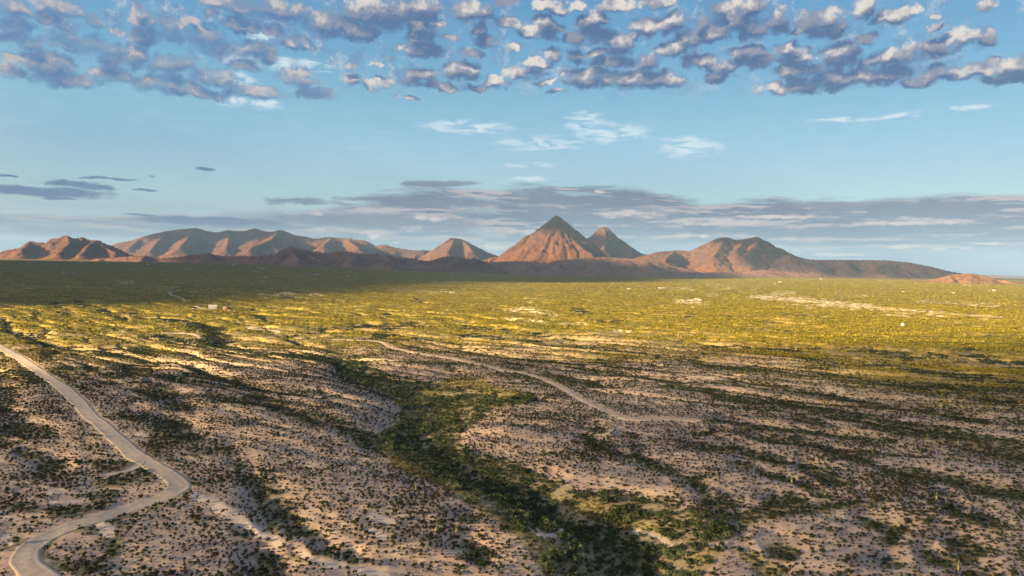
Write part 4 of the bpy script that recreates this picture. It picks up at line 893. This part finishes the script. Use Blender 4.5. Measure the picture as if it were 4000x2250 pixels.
# ------------------------------------------------------------------ yuccas with pale dead leaves
M_YUC, g_, b_2 = material('yucca_dead_leaves', 0.9); b_2.inputs['Base Color'].default_value = (0.52, 0.42, 0.18, 1)
M_YUG, g_, b_2 = material('yucca_blades', 0.8); b_2.inputs['Base Color'].default_value = (0.24, 0.26, 0.10, 1)
M_YUF, g_, b_2 = material('yucca_stalk', 0.8); b_2.inputs['Base Color'].default_value = (0.50, 0.40, 0.22, 1)
def spikes(r_, z0, z1, n, l_, up, w_=0.05, rad=0.12):
    V = []; Fc = []
    for j in range(n):
        a = r_.random() * 6.283; zz = z0 + (z1 - z0) * r_.random(); e = up + r_.normal() * 0.35; i = len(V)
        c0 = np.array([rad * math.cos(a), rad * math.sin(a), zz]); d = np.array([math.cos(a) * math.cos(e), math.sin(a) * math.cos(e), math.sin(e)]); s_ = np.array([-math.sin(a), math.cos(a), 0]) * w_
        V += [c0 - s_, c0 + s_, c0 + d * l_ + s_ * 0.2, c0 + d * l_ - s_ * 0.2]; Fc.append((i, i + 1, i + 2, i + 3))
    return V, Fc
def tube(p0, p1, r0, r1, n=7):
    V = [np.array(p0) + r0 * np.array([math.cos(q * 6.283 / n), math.sin(q * 6.283 / n), 0]) for q in range(n)] + [np.array(p1) + r1 * np.array([math.cos(q * 6.283 / n), math.sin(q * 6.283 / n), 0]) for q in range(n)]
    return V, [(q, (q + 1) % n, n + (q + 1) % n, n + q) for q in range(n)] + [tuple(range(n, 2 * n))]
yr = np.random.default_rng(3)
Vt, Ft = tube((0, 0, -0.2), (0, 0, 1.7), 0.16, 0.2); Vs, Fs = spikes(yr, 0.3, 1.7, 90, 0.45, -1.1, 0.06, 0.16)
yt_me = mesh_obj('trunk', np.array(Vt + Vs), Ft + [tuple(a + len(Vt) for a in f) for f in Fs], M_YUC); YT = yt_me
YC = mesh_obj('crown', *[np.array(q) if i_ == 0 else q for i_, q in enumerate(spikes(yr, 1.6, 1.9, 80, 0.75, 0.45, 0.05, 0.1))], M_YUG)
Vf, Ff = tube((0, 0, 1.8), (0.1, 0.05, 3.1), 0.05, 0.03); Vs, Fs = spikes(yr, 2.4, 3.1, 40, 0.22, 0.2, 0.08, 0.05)
YF = mesh_obj('flower_stalk', np.array(Vf + Vs), Ff + [tuple(a + len(Vf) for a in f) for f in Fs], M_YUF)
YUC = [(B, a, b_, lab) for B, a, b_, lab in [
 ('4',430,630,'at the head of the short gully on the lower right slope'),('4',720,750,'at the mouth of the short gully on the lower right slope'),('4',1690,780,'alone on the pale slope at lower right'),('4',1880,1380,'beside dark shrubs near the bottom right corner'),
 ('4',1140,110,'at the upper end of the long dark wash on the right'),('4',1810,200,'tallest in the long dark wash on the right'),('4',1650,190,'in the long dark wash on the right, left of the tallest one'),('4',1610,240,'at the lower rim of the long dark wash on the right'),('4',1880,290,'nearest the right edge in the long dark wash'),('4',1360,1020,'in the light green shrub group at lower right'),
 ('2',90,670,'at the left foot of the long pale ridge'),('2',1570,1060,'on the flank of the pale ridge, near its right end'),('2',1745,1070,'on the flank of the pale ridge, rightmost of two'),('2',1390,690,'on the crest of the pale ridge above the green wash'),('2',1610,750,'on the edge of the green wash below the pale ridge crest'),('2',1670,300,'inside the upper green wash'),
 ('3',2430,620,'on the stony slope right of the green wash'),('3',1320,520,'in the thin gully right of the green wash'),('3',1690,650,'at the fork of the thin gully right of the green wash'),
 ('5',1315,400,'leftmost on the golden flat behind the dirt road'),('5',1510,425,'on the golden flat behind the dirt road'),('5',1660,700,'below the long dark gully behind the dirt road'),('5',2485,485,'far right on the golden flat behind the dirt road'),
 ('A',170,435,'on the golden flat above the gravel road'),('A',70,820,'left of the gravel road among dark shrubs'),('A',545,440,'on the golden flat right of the gravel road'),('A',870,740,'on the slope right of the gravel road'),('A',2045,760,'on the pale knoll left of the upper wash'),('A',2225,740,'on the pale knoll beside the upper wash'),('A',2480,800,'at the bend of the upper wash'),('A',1270,810,'in the thin dark gully across the left slope'),
 ('6',110,485,'on the green flat below the white compound'),('6',585,475,'on the green flat right of the white compound'),('6',1210,515,'at the lower rim of the bright yellow flat')]]
YORG = {'4': (2900, 1600, KB), '2': (1000, 1600, KB), '3': (2000, 1600, KB), '5': (1300, 1050, K4), 'A': (0, 1050, K4), '6': (2600, 1050, K4)}
first = True
for B, a, b_, lab in YUC:
    ox, oy, kq = YORG[B]; hx, hy = hit(ox + a / kq, oy + b_ / kq + 5); hz = float(ground(hx, hy)[0])
    e = bpy.data.objects.new('yucca', None); S.collection.objects.link(e)
    d_ = math.hypot(hx, hy); s_ = float(0.95 + 0.35 * yr.random()) * (1.35 if d_ > 900 else 1.0); e.location = (hx, hy, hz); e.scale = (s_,) * 3; e.rotation_euler = (0, 0, float(yr.random() * 6.28))
    for pr in (YT, YC, YF):
        c_ = pr if first else pr.copy()
        if not first: S.collection.objects.link(c_)
        c_.parent = e
    first = False
    tag(e, 'pale yellow yucca ' + lab, 'yucca', 'yuccas scattered over the desert')

# ------------------------------------------------------------------ houses of the valley
def pmat(name, c, rough=0.7):
    m_, g, bs = material(name, rough); pos = g.n('ShaderNodeNewGeometry').outputs['Position']
    g.put(bs.inputs['Base Color'], g.mix(g.sm(g.noise(pos, 0.8, 3), 0.3, 0.7), tuple(v * 0.88 for v in c) + (1,), tuple(c) + (1,))); return m_
H_WHITE = pmat('plaster_white', (0.44, 0.43, 0.41)); H_TAN = pmat('plaster_tan', (0.42, 0.35, 0.28)); H_ROOF = pmat('metal_roof', (0.40, 0.40, 0.39), 0.6); H_GREY = pmat('grey_roof', (0.30, 0.31, 0.33), 0.5)
H_ORANGE = pmat('rust_red_paint', (0.55, 0.16, 0.05)); H_GLASS = pmat('window_glass', (0.05, 0.07, 0.09), 0.15); H_DOOR = pmat('door_wood', (0.20, 0.12, 0.07))
def boxvf(x0, x1, y0, y1, z0, z1):
    return [(x0, y0, z0), (x1, y0, z0), (x1, y1, z0), (x0, y1, z0), (x0, y0, z1), (x1, y0, z1), (x1, y1, z1), (x0, y1, z1)], [(0, 3, 2, 1), (4, 5, 6, 7), (0, 1, 5, 4), (1, 2, 6, 5), (2, 3, 7, 6), (3, 0, 4, 7)]
def gable_wall(l_, d, h, rise):      # pentagonal ends
    a, b_ = l_ / 2, d / 2
    V = [(-a, -b_, -1), (a, -b_, -1), (a, b_, -1), (-a, b_, -1), (-a, -b_, h), (a, -b_, h), (a, b_, h), (-a, b_, h), (-a, 0, h + rise), (a, 0, h + rise)]
    return V, [(0, 3, 2, 1), (0, 1, 5, 4), (2, 3, 7, 6), (1, 2, 6, 9, 5), (3, 0, 4, 8, 7)]
def gable_roof(l_, d, h, rise, t=0.25, ov=0.6):
    a, b_ = l_ / 2 + ov, d / 2 + ov; dz = rise * ov / (d / 2)
    V = [(-a, -b_, h - dz + .02), (a, -b_, h - dz + .02), (a, 0, h + rise + .02), (-a, 0, h + rise + .02), (a, b_, h - dz + .02), (-a, b_, h - dz + .02)]
    V += [(x_, y_, z_ + t) for x_, y_, z_ in V]
    return V, [(0, 3, 2, 1), (3, 5, 4, 2), (6, 7, 8, 9), (9, 8, 10, 11), (0, 1, 7, 6), (4, 5, 11, 10), (1, 2, 8, 7), (2, 4, 10, 8), (3, 0, 6, 9), (5, 3, 9, 11)]
def building(kind, name, l_, d, h, wall, roof, windows=3):
    e = bpy.data.objects.new(name, None); S.collection.objects.link(e)
    if kind == 'gable':
        mesh_obj('wall', *gable_wall(l_, d, h, d * 0.28), wall, parent=e); mesh_obj('roof', *gable_roof(l_, d, h, d * 0.28), roof, parent=e)
    else:
        mesh_obj('wall', *boxvf(-l_ / 2, l_ / 2, -d / 2, d / 2, -1, h), wall, parent=e)
        mesh_obj('roof', *boxvf(-l_ / 2 - .3, l_ / 2 + .3, -d / 2 - .3, d / 2 + .3, h + .003, h + .35), roof, parent=e)
    for k in range(windows):
        wx_ = -l_ / 2 + l_ * (k + 0.7) / (windows + 0.6)
        mesh_obj('window', *boxvf(wx_ - .7, wx_ + .7, -d / 2 - .06, -d / 2 + .05, 1.0, 2.2), H_GLASS, parent=e)
    mesh_obj('door', *boxvf(l_ * 0.38 - .5, l_ * 0.38 + .5, -d / 2 - .08, -d / 2 + .05, 0.05, 2.15), H_DOOR, parent=e)
    return e
def copy_house(src):
    e = src.copy(); S.collection.objects.link(e)
    for c_ in list(src.children):
        k_ = c_.copy(); S.collection.objects.link(k_); k_.parent = e
    return e
def place(e, px, py, rz, s_=1.0):
    x_, y_ = hit(px, py); e.location = (x_, y_, float(ground(x_, y_)[0]) + 0.3 + 0.0002 * math.hypot(x_, y_)); e.rotation_euler = (0, 0, rz); e.scale = (s_,) * 3
hr = random.Random(4)
main = building('gable', 'house', 15, 9, 4.6, H_WHITE, H_ROOF); place(main, 0 + 1530 / 1.84, 1050 + 288 / 1.84, 0.25)
tag(main, 'bright white gabled house at the end of the pale drive on the plain', 'house')
shed = building('gable', 'shed', 5.5, 5, 4.2, H_ORANGE, H_GREY, 1); place(shed, 1616 / 1.84, 1050 + 296 / 1.84, 0.1)
tag(shed, 'rust red shed right of the bright white gabled house', 'shed')
tank_e = bpy.data.objects.new('water_tank', None); S.collection.objects.link(tank_e)
V_, F_ = tube((0, 0, -0.5), (0, 0, 4), 3, 3, 24); mesh_obj('tank_body', np.array(V_), F_, H_WHITE, parent=tank_e)
V_, F_ = tube((0, 0, 4.004), (0, 0, 4.9), 3.1, 0.4, 24); mesh_obj('lid', np.array(V_), F_, H_ROOF, parent=tank_e)
place(tank_e, 2600 + 1705 / 1.84, 1050 + 411 / 1.84, 0); tag(tank_e, 'lone white water tank on the bright yellow flat at right', 'water tank')
PG = building('gable', 'house', 16, 9, 3.4, H_WHITE, H_ROOF); PB = building('flat', 'house', 18, 8, 3.3, H_TAN, H_ROOF); PT = building('flat', 'house', 22, 5, 3.2, H_WHITE, H_GREY)
used = set()
def group_of(desc, grp, pts, ox, oy, k):
    o_ = ['first', 'second', 'third', 'fourth', 'fifth', 'sixth', 'seventh', 'eighth', 'ninth', 'tenth', 'eleventh', 'twelfth']
    pts = sorted(pts)
    for i, (a, b_, s_) in enumerate(pts):
        p_ = hr.choice([PG, PB, PT])
        if p_.name in used: e = copy_house(p_)
        else: e = p_; used.add(p_.name)
        place(e, ox + a / k, oy + b_ / k, hr.uniform(-0.5, 0.5), s_ * 0.68)
        shade = {PG: 'white gabled', PB: 'tan flat-roofed', PT: 'long white'}[p_]
        tag(e, f'{shade} house, {o_[i]} from left {desc}', 'house', grp)
group_of('below the craggy orange mountain', 'houses on the dark plain at left', [(585,413,1.2),(455,494,1.0),(530,497,1.0),(560,411,1.0)], 0, 800, 1.84)
group_of('before the low dark hills', 'houses before the low dark hills', [(1060,433,1.2),(730,449,1.0),(1325,462,1.0),(1355,464,1.1),(1465,461,1.2),(1675,435,1.8),(1860,458,1.0),(1890,460,1.1),(2335,469,1.3),(2408,478,1.0)], 0, 800, 1.84)
group_of('in the cluster on the dark plain', 'cluster of houses on the dark plain', [(1832,481,1.5),(1865,485,1.1),(1910,527,1.3),(1885,550,0.9),(1970,509,0.9),(2280,501,1.6),(2500,517,1.0)], 0, 800, 1.84)
group_of('on the plain left of the sharp peak', 'houses left of the sharp peak', [(15,478,1.0),(108,518,1.3),(463,482,0.9),(578,481,1.1),(508,527,1.2),(740,466,1.5),(765,467,1.4),(850,499,1.3),(905,471,1.2),(920,487,0.9),(1105,479,1.6)], 1300, 800, 1.84)
group_of('on the plain right of the sharp peak', 'houses right of the sharp peak', [(2270,550,1.0),(2125,606,1.0),(2365,602,2.0),(2410,504,1.4)], 1300, 800, 1.84)
group_of('below the twin-topped mountain', 'houses at the foot of the twin-topped mountain', [(225,517,1.3),(525,517,1.8),(570,517,1.4),(860,515,1.6),(820,557,1.5),(785,570,0.9),(1115,536,1.4),(1540,547,0.8),(1720,523,1.8)], 2600, 800, 1.84)
group_of('on the yellow plain by the small warm hill', 'houses by the small warm hill', [(1805,565,1.0),(1708,626,0.8),(2155,579,1.2),(2190,581,0.9),(2330,619,1.1),(2360,619,1.3),(2070,636,0.9),(2335,528,0.9)], 2600, 800, 1.84)
group_of('in the white compound on the green plain', 'buildings of the white compound', [(185,692,0.9),(205,689,1.0),(222,687,1.1),(245,690,0.9),(135,697,0.7)], 2600, 800, 1.84)
for p_ in (PG, PB, PT):
    if p_.name not in used:
        for c_ in list(p_.children): bpy.data.objects.remove(c_)
        bpy.data.objects.remove(p_)

# rocks at the outer edge of the road bend
M_ROCK = pmat('dark_rock', (0.10, 0.085, 0.075), 0.9)
for i, (a, b_, lab) in enumerate([(1650, 722, 'largest'), (1672, 735, 'middle'), (1605, 748, 'leftmost')]):
    r_ = np.random.default_rng(60 + i); n, m2 = 14, 9; ph = np.linspace(0, 6.2832, n, endpoint=False); th = np.linspace(0.05, 3.09, m2); PH, TH = np.meshgrid(ph, th)
    rr_ = 1 + 0.25 * gn(PH * 1.3 + i, TH * 1.5, 70 + i); V_ = np.stack([rr_ * np.sin(TH) * np.cos(PH), rr_ * np.sin(TH) * np.sin(PH) * .8, rr_ * np.cos(TH) * .6], -1).reshape(-1, 3) * (0.9, 0.7, 0.6)[i]
    ii = np.arange(m2 - 1)[:, None] * n + np.arange(n)[None]; jj = np.arange(m2 - 1)[:, None] * n + (np.arange(n)[None] + 1) % n
    o = mesh_obj('boulder', V_, np.stack([ii, ii + n, jj + n, jj], -1).reshape(-1, 4), M_ROCK)
    hx, hy = hit(a / KB, 1600 + b_ / KB); o.location = (hx, hy, float(ground(hx, hy)[0]) + 0.3)
    tag(o, f'{lab} of three dark boulders at the outer edge of the gravel road bend', 'boulder')

# ------------------------------------------------------------------ the hazy air over the valley
HX = 39500
me = bpy.data.meshes.new('haze'); vv, ff = boxvf(-HX * 1.06, HX * 1.06, -HX * 1.06, HX * 1.06, -160, 1150); me.from_pydata(vv, [], ff)
hz = bpy.data.objects.new('haze', me); S.collection.objects.link(hz); tag(hz, kind='stuff')
hm = bpy.data.materials.new('haze_air'); hm.use_nodes = True; g = N(hm.node_tree)
pv = g.n('ShaderNodeVolumePrincipled'); pv.inputs['Color'].default_value = (0.36, 0.60, 1.0, 1); pv.inputs['Density'].default_value = 2.4e-5; pv.inputs['Anisotropy'].default_value = 0.0
ou = g.n('ShaderNodeOutputMaterial'); g.nt.links.new(pv.outputs[0], ou.inputs['Volume']); me.materials.append(hm)
